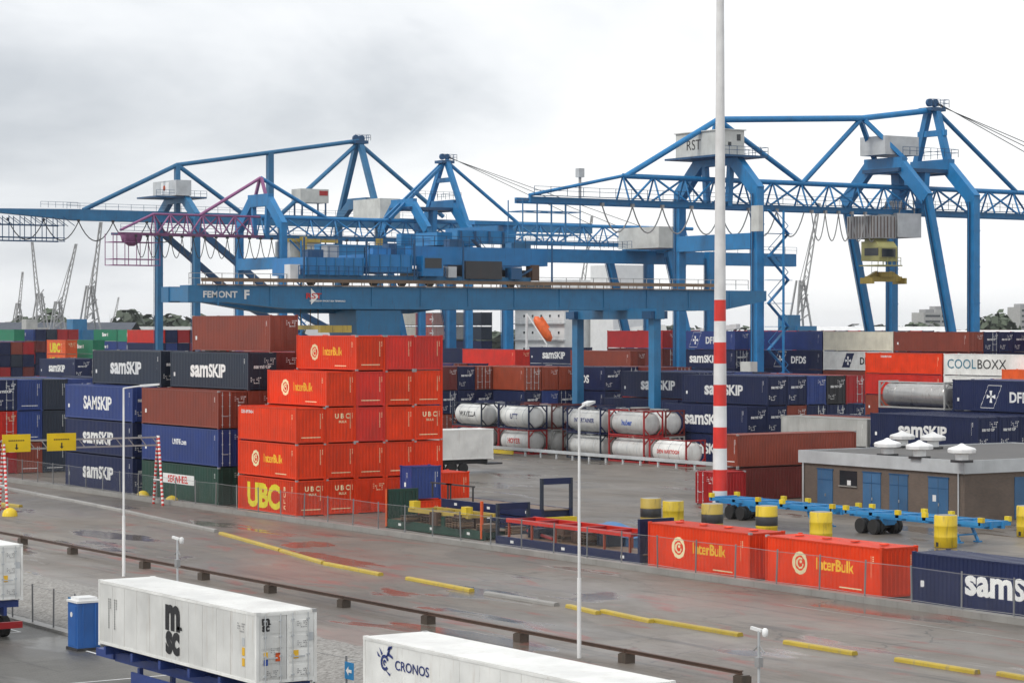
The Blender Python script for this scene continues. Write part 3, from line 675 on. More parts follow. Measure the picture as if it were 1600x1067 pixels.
def lattice_crane(a0, label, boom, house, topchord):
    b1, b2 = 193.0, 230.0; zl, zh, zk, zt = 28.9, 32.3, 31.2, 35.1; hw, thw = 8.0, 3.2
    t = thing('quay_crane', label, 'crane', (b1, a0, 0)); bl = 'cblue'
    portal(t, b1, a0, hw, thw, zk, zt, bl)
    portal(t, b2, a0, hw, thw, zk, zt, bl)
    portal(t, 221.5, a0, hw, thw, zk, zt, bl, bb=228.6, legw=.9)
    bp(t, 'tie_beam', bl, (b1,a0-hw,24.3), (b1,a0+hw,24.3), 1.3, 2.0)
    bx(t, 'portal_deck', 'cdark', 220.6, 231, a0-3.6, a0+3.6, 34.2, 34.7); rail_part(t, [(221,a0-4,36.4),(231,a0-4,36.4),(231,a0+4,36.4)], step=1.2)
    for s in (-1, 1):
        bp(t, 'sill_beam', bl, (b1,a0+s*hw,3.0), (b2,a0+s*hw,3.0), 1.1, 1.5)
        bogie(t, b1, a0+s*hw); bogie(t, b2, a0+s*hw)
        bp(t, 'hanger', bl, (b1,a0+s*2.2,zl), (b1,a0+s*2.6,zt-1), .7); bp(t, 'hanger', bl, (226,a0+s*2.2,zl), (226,a0+s*2.6,zt-.5), .9, 1.6)
    truss(t, a0, b1 if boom != 'cblue' else 163, 286, zl, zh, 4.8, bl, bl, skew0=0 if boom != 'cblue' else 15)
    if boom != 'cblue':
        truss(t, a0, 166, b1-.1, zl, zh, 3.0, boom, boom, hw=1.3, skew0=7)
        b_t = 166
    else: b_t = 163
    tp(t, 'tip_chord', boom, (b_t+(15 if boom == 'cblue' else 7),a0,zh), (b_t+1,a0,zl+.6), .22)
    # maintenance cage under the boom tip
    q = MB()
    for z in (zl-1.4, zl-4.2, zl-5.2):
        for s in (-1.6, 1.6): q.beam((b_t-1,a0+s,z), (b_t+7.5,a0+s,z), .13)
        for i in range(5): x = b_t-1+i*2.1; q.beam((x,a0-1.6,z), (x,a0+1.6,z), .1)
    for i in range(5):
        for s in (-1.6, 1.6): x = b_t-1+i*2.1; q.beam((x,a0+s,zl), (x,a0+s,zl-5.2), .11)
    q.build('maintenance_cage', M[boom], t)
    if boom == 'cblue': tp(t, 'antenna_mast', 'steel', (171.5,a0,zl), (171.5,a0,zl+3.0), .18); bx(t, 'antenna_box', 'galv', 171.1, 171.9, a0-.4, a0+.4, zl+3, zl+4.1)
    else: q = MB(); q.lathe([(.5,-1.6),(1.6,-.8),(1.8,0),(1.8,.3)], 12, (b_t+3,a0,zl-.4)); q.build('sheave_drum', M['purple'], t)
    # stays
    tz = 40.0 if boom == 'cblue' else 39.0
    for s in (-1, 1):
        bp(t, 'stay_post', 'cblue' if boom == 'cblue' else 'purple', (b1,a0+s*1.8,zt+1), (b1,a0+s*.25,tz), .45)
    tp(t, 'stay', boom, (b1,a0,tz), (178.5 if boom == 'cblue' else 181.5,a0,zh), .36 if boom == 'cblue' else .28)
    tp(t, 'stay', bl, (b1,a0,tz), (207 if boom == 'cblue' else 206,a0,zh), .34)
    az = 44.2
    for s in (-1, 1):
        bp(t, 'apex_leg', bl, (b2,a0+s*(3.2 if topchord else 7.7),zt+.3 if topchord else 31.3), (b2,a0+s*.7,az-1), .8, .9)
        bp(t, 'apex_leg', bl, (222.5,a0+s*3,zt+.6) if topchord else (218,a0+s*1.0,zh+.2), (b2-(12.5 if topchord else .4),a0+s*.4,41.0 if topchord else az-1.5), .55)
    bp(t, 'apex_tie', bl, (b2,a0-2.6,az-4.4), (b2,a0+2.6,az-4.4), .6, .8)
    q = MB(); q.box(b2-1.3, b2+1.3, a0-1.3, a0+1.3, az-1.4, az-.9)
    for s in (-.5, .5): q.lathe([(.55,-.2),(.55,.2)], 12, (b2+s,a0,az-.2), 'Y')
    q.build('apex_sheaves', M['cdark'], t); rail_part(t, [(b2-1.6,a0-1.6,az-.9),(b2+1.6,a0-1.6,az-.9),(b2+1.6,a0+1.6,az-.9)], step=.8)
    tp(t, 'stay', bl, (b2+.4,a0,az-1), (246,a0,zh), .32)
    for k in range(3): tp(t, 'boom_rope', 'dark', (b2+.6,a0-.4+.4*k,az-.2), (262+6*k,a0-.4+.4*k,zh+.2), .06, n=5)
    if topchord:
        tp(t, 'top_chord', bl, (b1,a0,tz), (217.3,a0,41.3), .42); tp(t, 'top_chord', bl, (217.3,a0,41.3), (b2,a0,az-1.2), .42)
        tp(t, 'diagonal', bl, (217.3,a0,41.3), (207,a0,zh), .34)
    # hanging cables, stairs
    if boom == 'cblue': loops(t, 173.5, 205.7, a0-1.9, zl-.5, 4.6, 3.2, 'steel', .09); loops(t, 207, 218.6, a0-1.9, zl-.5, 2.3, 3.6, 'steel', .08)
    else: loops(t, 169, 213, a0-1.7, zl-.5, 2.1, 3.4)
    st = bp(t, 'stair_post', bl, (b1+2.2,a0-hw-2.4,1), (b1+2.2,a0-hw-2.4,28), .22); q = MB()
    for i in range(9):
        z = 2+i*2.9; s = 1 if i % 2 else -1
        q.beam((b1+2.2-1.6*s,a0-hw-1.4,z), (b1+2.2+1.6*s,a0-hw-1.4,z+2.9), .5, .12); q.beam((b1+2.2-1.6*s,a0-hw-1.4,z+1), (b1+2.2+1.6*s,a0-hw-1.4,z+3.9), .07)
        q.box(b1+.4, b1+4, a0-hw-2, a0-hw-.9, z-.06, z)
    q.build('stair', M[bl], st)
    if house: hung_trolley(t, 221.2, a0, zl)
    return t

tC = lattice_crane(245.2, 'blue lattice boom quay crane with pale RST house and yellow spreader', 'cblue', True, True)
q = MB(); q.box(190.2, 193.6, 240.6, 250.4, 35.2, 38.3); q.box(190.0, 193.8, 240.4, 250.6, 38.3, 38.42); h = q.build('machinery_house', M['housegrey'], tC)
def wall_text(root, s, m, b, a, z, hh, face='L', bold=.02, stretch=1.):       # text on a wall facing -X ('L') or -Y ('E')
    V, Fc, w = text_geo(T(s, bold)); o = ORG[root.name]
    P = [((b-.02, a-(x-w/2)*hh*stretch, z+y*hh) if face == 'L' else (b+(x-w/2)*hh*stretch, a-.02, z+y*hh)) for x, y in V]
    me = bpy.data.meshes.new('lettering'); me.from_pydata([(p[0]-o[0],p[1]-o[1],p[2]-o[2]) for p in P], [], Fc); me.materials.append(None); return put('lettering', me, M[m], root)
wall_text(h, 'RST', 'black_l', 190.2, 246.6, 36.1, 1.35, 'L', .0, 1.0)
bx(h, 'window', 'glass', 192.4, 193.0, 240.56, 240.59, 37.0, 37.8); bx(h, 'window', 'glass', 191.0, 191.5, 240.56, 240.59, 36.3, 36.8)
bx(tC, 'house_platform', 'cdark', 189, 196.5, 239.4, 251.2, 34.9, 35.15); rail_part(tC, [(189,239.4,35.15),(196.5,239.4,35.15),(196.5,251,35.15)], step=1.2)
bx(tC, 'lift_cabin', 'housegrey', 191.4, 192.1, 235.0, 236.5, 25.4, 28.6); bx(tC, 'electric_cabinet', 'housegrey', 190.9, 192.0, 236.0, 238.0, 6.5, 9.2)
q = MB(); q.box(219.5, 225.5, 243, 248, 36.5, 39.0); q.build('winch_house', M['galv'], tC)
tB = lattice_crane(371.2, 'blue quay crane with a purple lattice boom', 'purple', False, False)
# cream house on the second crane and box girder crane A
def box_crane(a0, label):
    b1, b2 = 193.0, 231.0; zg = 33.4; hw, thw = 7.8, 3.0
    t = thing('quay_crane', label, 'crane', (b1, a0, 0)); bl = 'cblue2'
    portal(t, b1, a0, hw, thw, 34, 37, bl); portal(t, b2, a0, hw, thw, 34.5, 37, bl)
    for s in (-1, 1):
        bp(t, 'sill_beam', bl, (b1,a0+s*hw,3.0), (b2,a0+s*hw,3.0), 1.1, 1.5); bogie(t, b1, a0+s*hw); bogie(t, b2, a0+s*hw)
        bp(t, 'leg_brace', 'cdark', (b1+.5,a0+s*hw,31), (b1+18,a0+s*hw,17.5), .9, 1.1); bp(t, 'leg_brace', 'cdark', (b1+18,a0+s*hw,17.5), (b2,a0+s*hw,8), .9, 1.1)
        bp(t, 'apex_leg', bl, (b2,a0+s*7.6,34.3), (b2,a0+s*.6,48.6), .95, 1.0)
    g_ = bp(t, 'girder', bl, (173,a0,zg), (285,a0,zg), 1.9, 2.0); bp(t, 'girder_tip', bl, (173,a0,zg), (158,a0,zg+.4), 1.9, 2.0, w1=1.5, h1=.7)
    rail_part(g_, [(171,a0-1.2,zg+1),(250,a0-1.2,zg+1)], step=2.4); rail_part(g_, [(166,a0-1.4,zg+1.1),(173,a0-1.4,zg+1.1)], step=1.2)
    q = MB()
    for z in (zg-2, zg-4.2, zg-4.8):
        for s in (-1.5, 1.5): q.beam((158,a0+s,z), (170.5,a0+s,z), .14)
    for i in range(7):
        for s in (-1.5, 1.5): x = 158+i*2.05; q.beam((x,a0+s,zg-.4), (x,a0+s,zg-4.8), .12); q.beam((x,a0+s,zg-.6), (x+2.05,a0+s,zg-2), .1)
    q.build('maintenance_cage', M['cdark'], t)
    loops(t, 160, 193, a0-1.2, zg-1.2, 6.6, 3.4, 'dark', .10)
    bp(t, 'stay_post', bl, (b1,a0,zg), (b1,a0,43), .9); bp(t, 'stay_post', bl, (212,a0,zg), (212,a0,46), 1.1)
    for p0, p1 in (((174.6,a0,34.3),(b1,a0,43)), ((b1,a0,43),(b2,a0,49)), ((b1,a0,43),(206.5,a0,34.3)), ((b2,a0,48.6),(214,a0,34.3)), ((b2,a0,48.6),(250,a0,35))): tp(t, 'stay', bl, p0, p1, .42)
    q = MB(); q.box(b2-1.4, b2+1.4, a0-1.4, a0+1.4, 48.4, 49)
    for s in (-.6, .6): q.lathe([(.7,-.2),(.7,.2)], 12, (b2+s,a0,49.4), 'Y')
    q.build('apex_sheaves', M['cdark'], t); rail_part(t, [(b2-1.7,a0-1.7,49),(b2+1.7,a0-1.7,49),(b2+1.7,a0+1.7,49)], step=.8)
    q = MB(); q.box(190.6, 193.6, a0-4.6, a0+5.2, 37.2, 40); h = q.build('machinery_house', M['galv'], t); bx(h, 'sign_panel', 'wpaint', 190.55, 190.59, a0-1.6, a0+1.6, 37.6, 39.7)
    q = MB(); q.lathe([(.0,-.02),(.5,-.02),(.5,.0),(.0,.0)], 12, (190.53,a0+.3,38.7), 'X'); q.build('sign_emblem', M['orange'], h)
    bx(t, 'house_platform', 'cdark', 187, 197, a0-4, a0+4.4, 36.8, 37.1); rail_part(t, [(187,a0-4,37.1),(197,a0-4,37.1)], step=1.2)
    q = MB(); q.box(217.5, 223.5, a0-1.8, a0+1.8, 36.8, 39.4); h = q.build('control_house', M['housegrey'], t); bx(h, 'red_sign', 'crimson', 221.5, 223.3, a0-1.86, a0-1.82, 38.2, 39.1)
    for x in (218, 223):
        for s in (-1.5, 1.5): bp(h, 'stilt', 'cdark', (x,a0+s,zg+1), (x,a0+s,36.8), .25)
    q = MB(); q.box(227, 231.3, a0-15, a0-5, 33.6, 37.3); q.build('electric_house', M['housegrey'], t)
    return t
tA = box_crane(404, 'blue box girder quay crane with grey house beside the purple boom')
# low portal crane between them
def low_crane(a0):
    t = thing('quay_crane', 'lower blue quay crane with plain box girder and cream house', 'crane', (193, a0, 0)); bl = 'cblue'
    for s in (-1, 1):
        leg_part(t, bl, (193,a0+s*7.8,2.2), (193,a0+s*7.8,27.5), 1.2, 1.3); leg_part(t, bl, (230,a0+s*7.8,2.2), (230,a0+s*7.8,25), 1.1, 1.2); leg_part(t, bl, (228.6,a0+s*7.8,2.2), (222,a0+s*7.8,25), .95, 1.0)
        bogie(t, 193, a0+s*7.8); bogie(t, 230, a0+s*7.8); bp(t, 'sill_beam', bl, (193,a0+s*7.8,3), (230,a0+s*7.8,3), 1.1, 1.5)
        bp(t, 'side_beam', bl, (184,a0+s*7.8,26.4), (194,a0+s*7.8,26.4), 1.4, 1.8)
    bp(t, 'cross_beam', bl, (193,a0-8,27.2), (193,a0+8,27.2), 1.6, 2.0); bp(t, 'cross_beam', bl, (226,a0-8,25.6), (226,a0+8,25.6), 2.2, 1.6)
    g_ = bp(t, 'girder', bl, (166,a0,24.2), (253,a0,24.2), 1.8, 2.0); rail_part(g_, [(166,a0-1,25.2),(253,a0-1,25.2)], step=2.4)
    q = MB(); q.box(219, 223.4, a0-9.5, a0+.8, 25.4, 28.6); q.build('machinery_house', M['housegrey'], t); rail_part(t, [(211,a0-3,25.4),(217,a0-3,25.4),(217,a0-5.4,25.4)], step=.8)
    q = MB(); q.box(184, 191, a0-3, a0+3, 25.3, 27.2); q.box(187, 194.5, a0-8.4, a0-6.6, 28.2, 28.7); q.build('winch_deck', M['cblue'], t)
    for i in range(4): bp(t, 'beam_rib', 'cdark', (184.5+2.4*i,a0-8.6,25.6), (184.5+2.4*i,a0-8.6,27.2), .3)
    q = MB(); q.beam((186,a0-9.4,26), (196,a0-9.4,16), .9, .15); q.beam((186,a0-9.4,27), (196,a0-9.4,17), .08); q.build('stair', M['cdark'], t)
    return t
tE = low_crane(302)
# rail mounted gantry over the stacks
def gantry(a0):
    t = thing('gantry_crane', 'blue rail mounted gantry crane with long lettered girder over the stacks', 'crane', (112.5, a0, 0)); t.location = (121.4, a0, 0); t.scale = (1.081, 1, 1); bl = 'cblue2'
    q = MB(); q.prism([(93.2,15.9),(97,15.9),(103,15.3),(152,15.3),(158,16.4),(158,17.5),(93.2,17.5)], a0-.9, a0+.9, 'Y'); g_ = q.build('girder', M[bl], t)
    q = MB(); q.prism([(93.2,15.9),(97,15.9),(103,14.9),(118,14.9),(121,15.3),(152,15.3),(158,16.4),(158,17.4),(93.2,17.4)], a0+3.4, a0+5.0, 'Y'); q.build('girder', M[bl], t)
    for i in range(12): bx(g_, 'stiffener', 'cblue2', 96+i*5.2, 96.14+i*5.2, a0-.99, a0-.9, 15.6, 17.45)
    bx(t, 'end_tie', bl, 93.3, 94.8, a0+.9, a0+3.4, 16, 17.3); bx(t, 'end_tie', bl, 156, 157.6, a0+.9, a0+3.4, 16.4, 17.2)
    q = MB(); q.box(94.3, 152, a0-1.25, a0-.35, 17.52, 17.6)
    for i in range(58): q.box(94.4+i, 94.46+i, a0-1.25, a0-1.19, 17.6, 18.15)
    q.box(94.3, 152, a0-1.26, a0-1.2, 17.85, 18.2); w_ = q.build('walkway', M['wood'], g_)
    rail_part(w_, [(93.5,a0-.4,17.6),(156,a0-.4,17.6)], 'steel', step=1.6)
    wall_text(t, 'FEMONT', 'white_l', 96.3, a0-.92, 16.35, .62, 'E', .03, 1.0); wall_text(t, 'F', 'white_l', 98.9, a0-.92, 16.25, .85, 'E', .04)
    wall_text(t, 'RST', 'red_l', 105.6, a0-1.0, 16.3, .55, 'E', .02, 1.3); wall_text(t, 'ROTTERDAM SHORT SEA TERMINALS', 'white_l', 107, a0-1.0, 16.0, .16, 'E', .02)
    q = MB(); q.add([(105.3,a0-1.005,15.7),(106.1,a0-1.005,16.5),(105.3,a0-1.005,17.3)], [(0,1,2)]); q.build('arrow_emblem', M['white_l'], g_)
    q = MB(); q.prism([(110.9,0),(114.1,0),(114.9,15.2),(110.1,15.2)], a0-.7, a0+4.8, 'Y'); q.build('leg', M[bl], t); bogie(t, 112.5, a0-2); bogie(t, 112.5, a0+6)
    for d in (-7, 7):
        bp(t, 'leg', bl, (141,a0+2+d,1.6), (141,a0+2+d,15.2), .8, 1.0); bogie(t, 141, a0+2+d); bx(t, 'leg_bracket', 'cdark', 140, 142, a0+1.2+d, a0+2.8+d, 14.4, 15.2)
    bp(t, 'sill_beam', bl, (141,a0-6,14.9), (141,a0+10,14.9), 1.0, 1.1)
    # trolley with its machinery
    q = MB(); q.box(104.5, 110.4, a0-1.6, a0+5.4, 18.6, 20.3); q.box(110.9, 115.6, a0-1.6, a0+5.4, 18.9, 20.7); c = q.build('trolley_frame', M['mblue'], t)
    for i in range(7): bx(c, 'frame_rib', 'cblue2', 104.6+i*.95, 104.7+i*.95, a0-1.68, a0-1.6, 18.6, 20.3)
    for i in range(5): bx(c, 'frame_rib', 'cblue2', 111+i*1.1, 111.1+i*1.1, a0-1.68, a0-1.6, 18.9, 20.7)
    for x, y, z_, w_, h_, mm in ((105.5,a0,20.3,1.6,.8,'cdark'), (108,a0+1,20.3,1.2,1.3,'steel'), (112,a0-.5,20.7,1.9,.7,'mblue'), (114.2,a0+.5,20.7,.9,1.2,'cdark'), (120,a0-1,21.6,1.4,.8,'cdark'), (127,a0-.8,21.6,2.2,.5,'cblue2'), (103.2,a0-1,18.2,1.0,1.4,'wpaint'), (119.5,a0-1.6,18.5,.9,1.1,'galv'), (126.5,a0-1.6,18.4,1.2,1.2,'cdark'), (129,a0-1.4,18.3,.8,1.6,'rustsol')): bx(c, 'machine_box', mm, x, x+w_, y, y+1.2, z_, z_+h_)
    for x in (104.2, 110.6, 115.7, 121, 131): bp(c, 'upright', 'cdark', (x,a0-1.8,18.2), (x,a0-1.8,22.2), .14)
    for x in (116.5, 122, 127): bp(c, 'diagonal', 'cdark', (x,a0-1.3,18.4), (x+2.6,a0-1.3,19.8), .18)
    q = MB(); q.box(115.8, 131, a0-1.0, a0+.2, 19.8, 21.6); q.box(115.8, 131, a0+3.8, a0+5, 19.8, 21.6); q.build('slewing_beam', M['mblue'], t); rail_part(t, [(115.8,a0-1,21.6),(131,a0-1,21.6)], 'cdark', step=1.2)
    q = MB(); q.box(121.5, 125.5, a0-1.5, a0+2, 18.4, 20.2); q.box(117, 130, a0+.6, a0+3.4, 18.2, 19.4); q.build('winch', M['dark'], t)
    for x in (105.5, 109, 112, 115, 118, 127): q = MB(); q.lathe([(.4,-.2),(.4,.2)], 12, (x,a0-.6,17.95), 'Y'); q.build('trolley_wheel', M['dark'], c)
    bx(c, 'wheel_beam', 'cblue2', 104, 129, a0-1.1, a0-.2, 18.15, 18.6)
    rail_part(c, [(104,a0-1.8,20.3),(110.4,a0-1.8,20.3),(110.9,a0-1.8,20.7),(115.6,a0-1.8,20.7)], 'cdark', step=.9); rail_part(c, [(103.6,a0-1.9,18.4),(119,a0-1.9,18.4)], 'cdark', step=1.0)
    q = MB(); q.box(116.4, 118.6, a0-2.2, a0-.9, 18.6, 20.6); cb = q.build('operator_cab', M['mblue'], t); bx(cb, 'cab_window', 'glass', 116.6, 118.4, a0-2.24, a0-2.21, 19.4, 20.4)
    q = MB(); q.box(105.6, 108.2, a0-2.5, a0+3.7, 13.3, 13.7); q.box(105.3, 108.5, a0-2.9, a0-2.4, 13.0, 13.7); sp = q.build('spreader', M['oldyel'], t)
    for x in (106, 107, 107.8): tp(sp, 'hoist_rope', 'dark', (x,a0+2.5,13.6), (x,a0+2.5,18.4), .05, n=5)
    return t
gantry(209.0)
# ------------------------------------------------------------------ tank containers
def tank(b0, a0, z, L=6.06, body='tank', fr='navy', txt=None, tm='navy_l', label='', tiers=0):
    t = thing('tank_container', label, 'tank container', (b0+1.22, a0+L/2, z)); l = L/2
    q = MB(); r = 1.12; e = l-.12
    pr = [(0,-e)]+[(r*math.sin(x), -e+.42*(1-math.cos(x))) for x in (.3,.6,.9,1.2,1.57)]
    pr = pr+[(q_, -y) for q_, y in reversed(pr)]
    q.lathe(pr, 28, (0,0,1.28), 'Y'); v = put('vessel', q.mesh('vessel'), M[body], t)
    for s in (-1, 1):
        q = MB(); y = s*(l-.07)
        for sx in (-1, 1): q.box(sx*1.15-.07, sx*1.15+.07, y-.07, y+.07, 0, 2.59)
        for z0 in (0, 2.45): q.box(-1.08, 1.08, y-.06, y+.06, z0, z0+.14)
        for sx in (-1, 1):
            for zz in ((.14,.75),(2.45,1.85)): q.beam((sx*1.08,y,zz[1]), (sx*.5,y,zz[0]), .1)
        put('end_frame', q.mesh('end_frame'), M[fr], t)
    for sx in (-1, 1):
        q = MB(); q.box(sx*1.15-.05, sx*1.15+.05, -l+.14, l-.14, .02, .16); put('bottom_rail', q.mesh('bottom_rail'), M[fr], t)
        if sx < 0: q = MB(); q.box(-1.19, -1.13, -l+.14, l-.14, 2.49, 2.56); put('top_rail', q.mesh('top_rail'), M[fr], t)
    q = MB(); q.box(-.3, .3, -l+.3, l-.3, 2.42, 2.46); q.lathe([(.3,0),(.3,.16)], 12, (0,0,2.34)); put('top_walkway', q.mesh('top_walkway'), M['galv'], v)
    q = MB()
    for yy in (-l*.55, 0, l*.55): q.lathe([(1.125,-.04),(1.14,-.03),(1.14,.03),(1.125,.04)], 28, (0,yy,1.28), 'Y')
    put('band', q.mesh('band'), M['galv' if body != 'inox' else 'inox'], v)
    if txt:
        V, Fc, w = text_geo(T(txt, .03)); hh = min(.55, 3.6/w)
        P = []
        for x, y in V:
            zz = (y-.4)*hh; th = zz/r; P.append((-(r+.02)*math.cos(th), -(x-w/2)*hh, 1.32+(r+.02)*math.sin(th)))
        me = bpy.data.meshes.new('lettering'); me.from_pydata(P, [], Fc); me.materials.append(None); put('lettering', me, M[tm], v)
    return t
bT = 143.6
xs = [(752,'WAVELLA','black_l','white','slate'), (826,'UTT','navy_l','white','navy'), (938,'INTERTAINER','navy_l','tank','navy'), (1006,'huber','blue_l','tank','crimson')]
for x, tx, tm, bd, fr in xs:
    tank(bT, a_at(x, bT), 2.62, body=bd, fr=fr, txt=tx, tm=tm, label=f'{"white" if bd=="white" else "grey"} tank container lettered in {"blue" if tm!="black_l" else "black"}, upper tier, {fr} frame'.replace('slate','dark'))
for x, tx, tm, bd, fr in [(752,None,'red_l','tank','crimson'), (826,'HOYER','red_l','tank','crimson'), (938,None,'red_l','tank','slate'), (1006,'','red_l','tank','crimson'), (1072,'DEN HARTOGH','red_l','white','crimson')]:
    tank(bT, a_at(x, bT), 0, body=bd, fr=fr, txt=tx or None, tm=tm, label=f'{"white" if bd=="white" else "grey"} tank container on the ground, {fr} frame{", red lettering" if tx else ""}'.replace('slate','dark')+(' under a white one' if x == 752 else ''))
rr2 = random.Random(4)
for k in range(1, 3):
    for j, x in enumerate((790, 862, 930, 985, 1040)):
        for ti in range(2):
            bd = rr2.choice(('tank','tank','cream','white')); fr = rr2.choice(('maroon','grey','navy'))
            tank(bT+k*2.9, a_at(x, bT+k*2.9), 2.62*ti, body=bd, fr=fr, label=f'{bd.replace("tank","grey")} tank container with {fr} frame, {ROWN[k]} behind the lettered tanks, {"upper" if ti else "ground"} tier')
tank(158.2, a_at(1476, 158.2), 5.82, L=9.1, body='inox', fr='grey', txt=None, label='long bare steel tank container set high beside the navy block')
for z in (0, 2.91): container(158.2, a_at(1476, 158.2), z, 'navy', f'under the steel tank, {ORD[int(z/2.9)]}', 9.125, 2.9, 1)
# crash rail in front of the tanks
q = MB(); q.box(141.2, 141.5, 168, 224, .55, .85)
for i in range(20): q.box(141.3, 141.45, 168.5+i*2.9, 168.7+i*2.9, 0, .55)
solo(q, 'guard_rail', M['galv'], 'grey steel guard rail in front of the tank containers', 'guard rail', (141.3, 196, 0))
q = MB(); q.box(141.0, 141.15, 214, 218.5, .1, .5); solo(q, 'yellow_board', M['yellow'], 'yellow marker board below the red tank frames', 'marker', (141, 216, 0))

# ------------------------------------------------------------------ white trailer in the yard
def wheel(root, x, y, z, r=.5, w=.3, axis='X'):
    q = MB(); q.lathe([(r*.6,-w/2),(r*.95,-w/2),(r,-w/2+.05),(r,w/2-.05),(r*.95,w/2),(r*.6,w/2)], 24, (x,y,z), axis, False); o = q.build('wheel', M['rubber'], root)
    q = MB(); q.lathe([(.06,-w/2+.02),(r*.58,-w/2+.03),(r*.58,w/2-.03),(.06,w/2-.02)], 16, (x,y,z), axis); q.build('rim', M['galv'], o)
b_, a_ = at_depth(771, 226.5)
t = container(b_-12.19, a_, 1.25, 'white:com:s', 'on a black trailer in the open yard', 12.19, 2.85, 1, True); t['label'] = 'off-white refrigerated container standing on a black trailer chassis'
t = thing('trailer_chassis', 'black trailer chassis under the off-white container', 'trailer', (b_-6, a_+1.2, 0))
bx(t, 'frame', 'dark', b_-12, b_-.2, a_+.7, a_+1.7, .85, 1.22); bx(t, 'rear_bumper', 'dark', b_-.5, b_+1.2, a_+.3, a_+2.1, .75, .9)
for x in (3.2, 4.5):
    for y in (.25, 2.2): wheel(t, b_-x, a_+y, .5, .5, .35, 'Y')
    bx(t, 'axle', 'dark', b_-x-.08, b_-x+.08, a_+.4, a_+2.05, .42, .58)
bx(t, 'landing_leg', 'dark', b_-9.5, b_-9.3, a_+.6, a_+.8, 0, .9)

# ------------------------------------------------------------------ reefers on trailers in the foreground
def stickers(t, L, Hh):
    for u, z, c, s in ((.35,.9,'yel_l',.3), (-.85,1.0,'yel_l',.2), (-.85,.72,'blue_l',.22), (-.35,.85,'orange',.3), (.95,1.5,'galv',.3)):
        o = letter(t, 0, c, 'E', u, z, s/.26, L, False, geo=PLATE, name='sticker'); o.location.y = -.02
    for u, z in ((.62,2.2), (.62,1.5), (-.45,1.3), (.62,.5), (-.6,.5)): o = letter(t, 0, 'steel', 'E', u, z, .45, L, False, geo=PANEL, name='door_marking'); o.location.y = -.02
    letter(t, 0, 'steel', 'L', L/2-1.2, 2.1, .6, L, False, geo=PANEL, name='door_marking')
    for z, c in ((1.0,'yel_l'), (.62,'yel_l'), (1.35,'galv')): letter(t, 0, c, 'L', L/2-1.0, z, 1.1, L, False, geo=PLATE, name='sticker')
def road_trailer(b0, a0, L, where):
    t = thing('semi_trailer', f'blue container semi-trailer carrying {where}', 'trailer', (b0+1.2, a0+L/2, 0)); t.location.z = -1.0
    for s in (.75, 1.65): bx(t, 'chassis_rail', 'blue', b0+s-.08, b0+s+.08, a0+.2, a0+L-.1, 1.15, 1.55)
    for i in range(6): bx(t, 'cross_member', 'blue', b0+.05, b0+2.38, a0+.4+i*(L-1)/5, a0+.6+i*(L-1)/5, 1.5, 1.82)
    bx(t, 'rear_bumper', 'crimson', b0, b0+2.44, a0+.05, a0+.25, .55, .85); bx(t, 'side_guard', 'blue', b0+.05, b0+.12, a0+5, a0+L-3, .6, 1.1)
    for i in range(3):
        for s in (.3, 2.1): wheel(t, b0+s, a0+1.6+i*1.31, .5, .5, .38)
        bx(t, 'axle', 'dark', b0+.4, b0+2.0, a0+1.5+i*1.31, a0+1.7+i*1.31, .42, .58)
    for s in (.5, 1.9): bx(t, 'landing_leg', 'blue', b0+s-.08, b0+s+.08, a0+L-3, a0+L-2.8, 0, 1.2)
    bx(t, 'coupling', 'blue', b0+.6, b0+1.8, a0+L-.1, a0+L+1.6, 1.2, 1.5); return t
def msc(t, L, side, u, z, h):
    geo_m = text_geo(T('m', .05)); geo_s = text_geo(T('sc', .05)); o1 = letter(t, T('m', .05), 'black_l', side, u, z+h*.95, h*1.35, L, False, .95); o2 = letter(t, T('sc', .05), 'black_l', side, u, z, h*1.2, L, False, .9)
    o3 = letter(t, 0, 'black_l', side, u+.62*h, z+h*.95, h*.5, L, False, geo=(*shapes([[(0,0),(1,0),(.9,.25),(.2,.3)]]), 1.), name='emblem_tail')
    if side == 'E':
        for o in (o1, o2, o3): o.location.y = -.02
for b0, a0, L, sp, wh in ((39.8,76.9,13.72,'white:msc:s','the lettered white reefer beside the blue toilet'), (39.8,55.6,13.72,'white:cro:s','the white reefer with the navy emblem'), (40.9,107.3,12.19,'white::s','the white reefer behind the toilet')):
    t = container(b0, a0, .84, sp, 'on a blue semi-trailer in the parking lot', L, 2.62, 2)
    if 'msc' in sp:
        msc(t, L, 'L', .0, .45, .95); msc(t, L, 'E', -.85, 1.95, .24)
        for i in range(2): letter(t, 0, 'black_l', 'L', -L/2+1.1+i*.55, 1.9, 1.1, L, False, geo=MARKS, name='marking')
    if 'cro' in sp:
        letter(t, T('CRONOS', .01), 'navy_l', 'L', -L/2+3.1, 1.75, .32, L, False, 1.15)
        horse = ring(.55,.45,.16,.26,14,.4,5.6)+ring(.55,.45,.03,.1,10,0,5)+[[(.62,.62),(.78,.70),(.95,1.0),(.80,.92)],[(.74,.70),(1.08,.62),(1.05,.70),(.8,.8)],[(.3,.6),(.05,.78),(.12,.62)],[(.34,.66),(.2,.92),(.42,.74)],[(.6,.22),(.85,.05),(1.0,.2),(.9,.12)],[(.7,.85),(1.0,.95),(1.02,1.03),(.8,1.0)]]
        letter(t, 0, 'navy_l', 'L', -L/2+1.35, 1.45, 1.0, L, False, geo=(*shapes(horse), 1.), name='emblem')
    stickers(t, L, 2.62); road_trailer(b0, a0, L, wh)

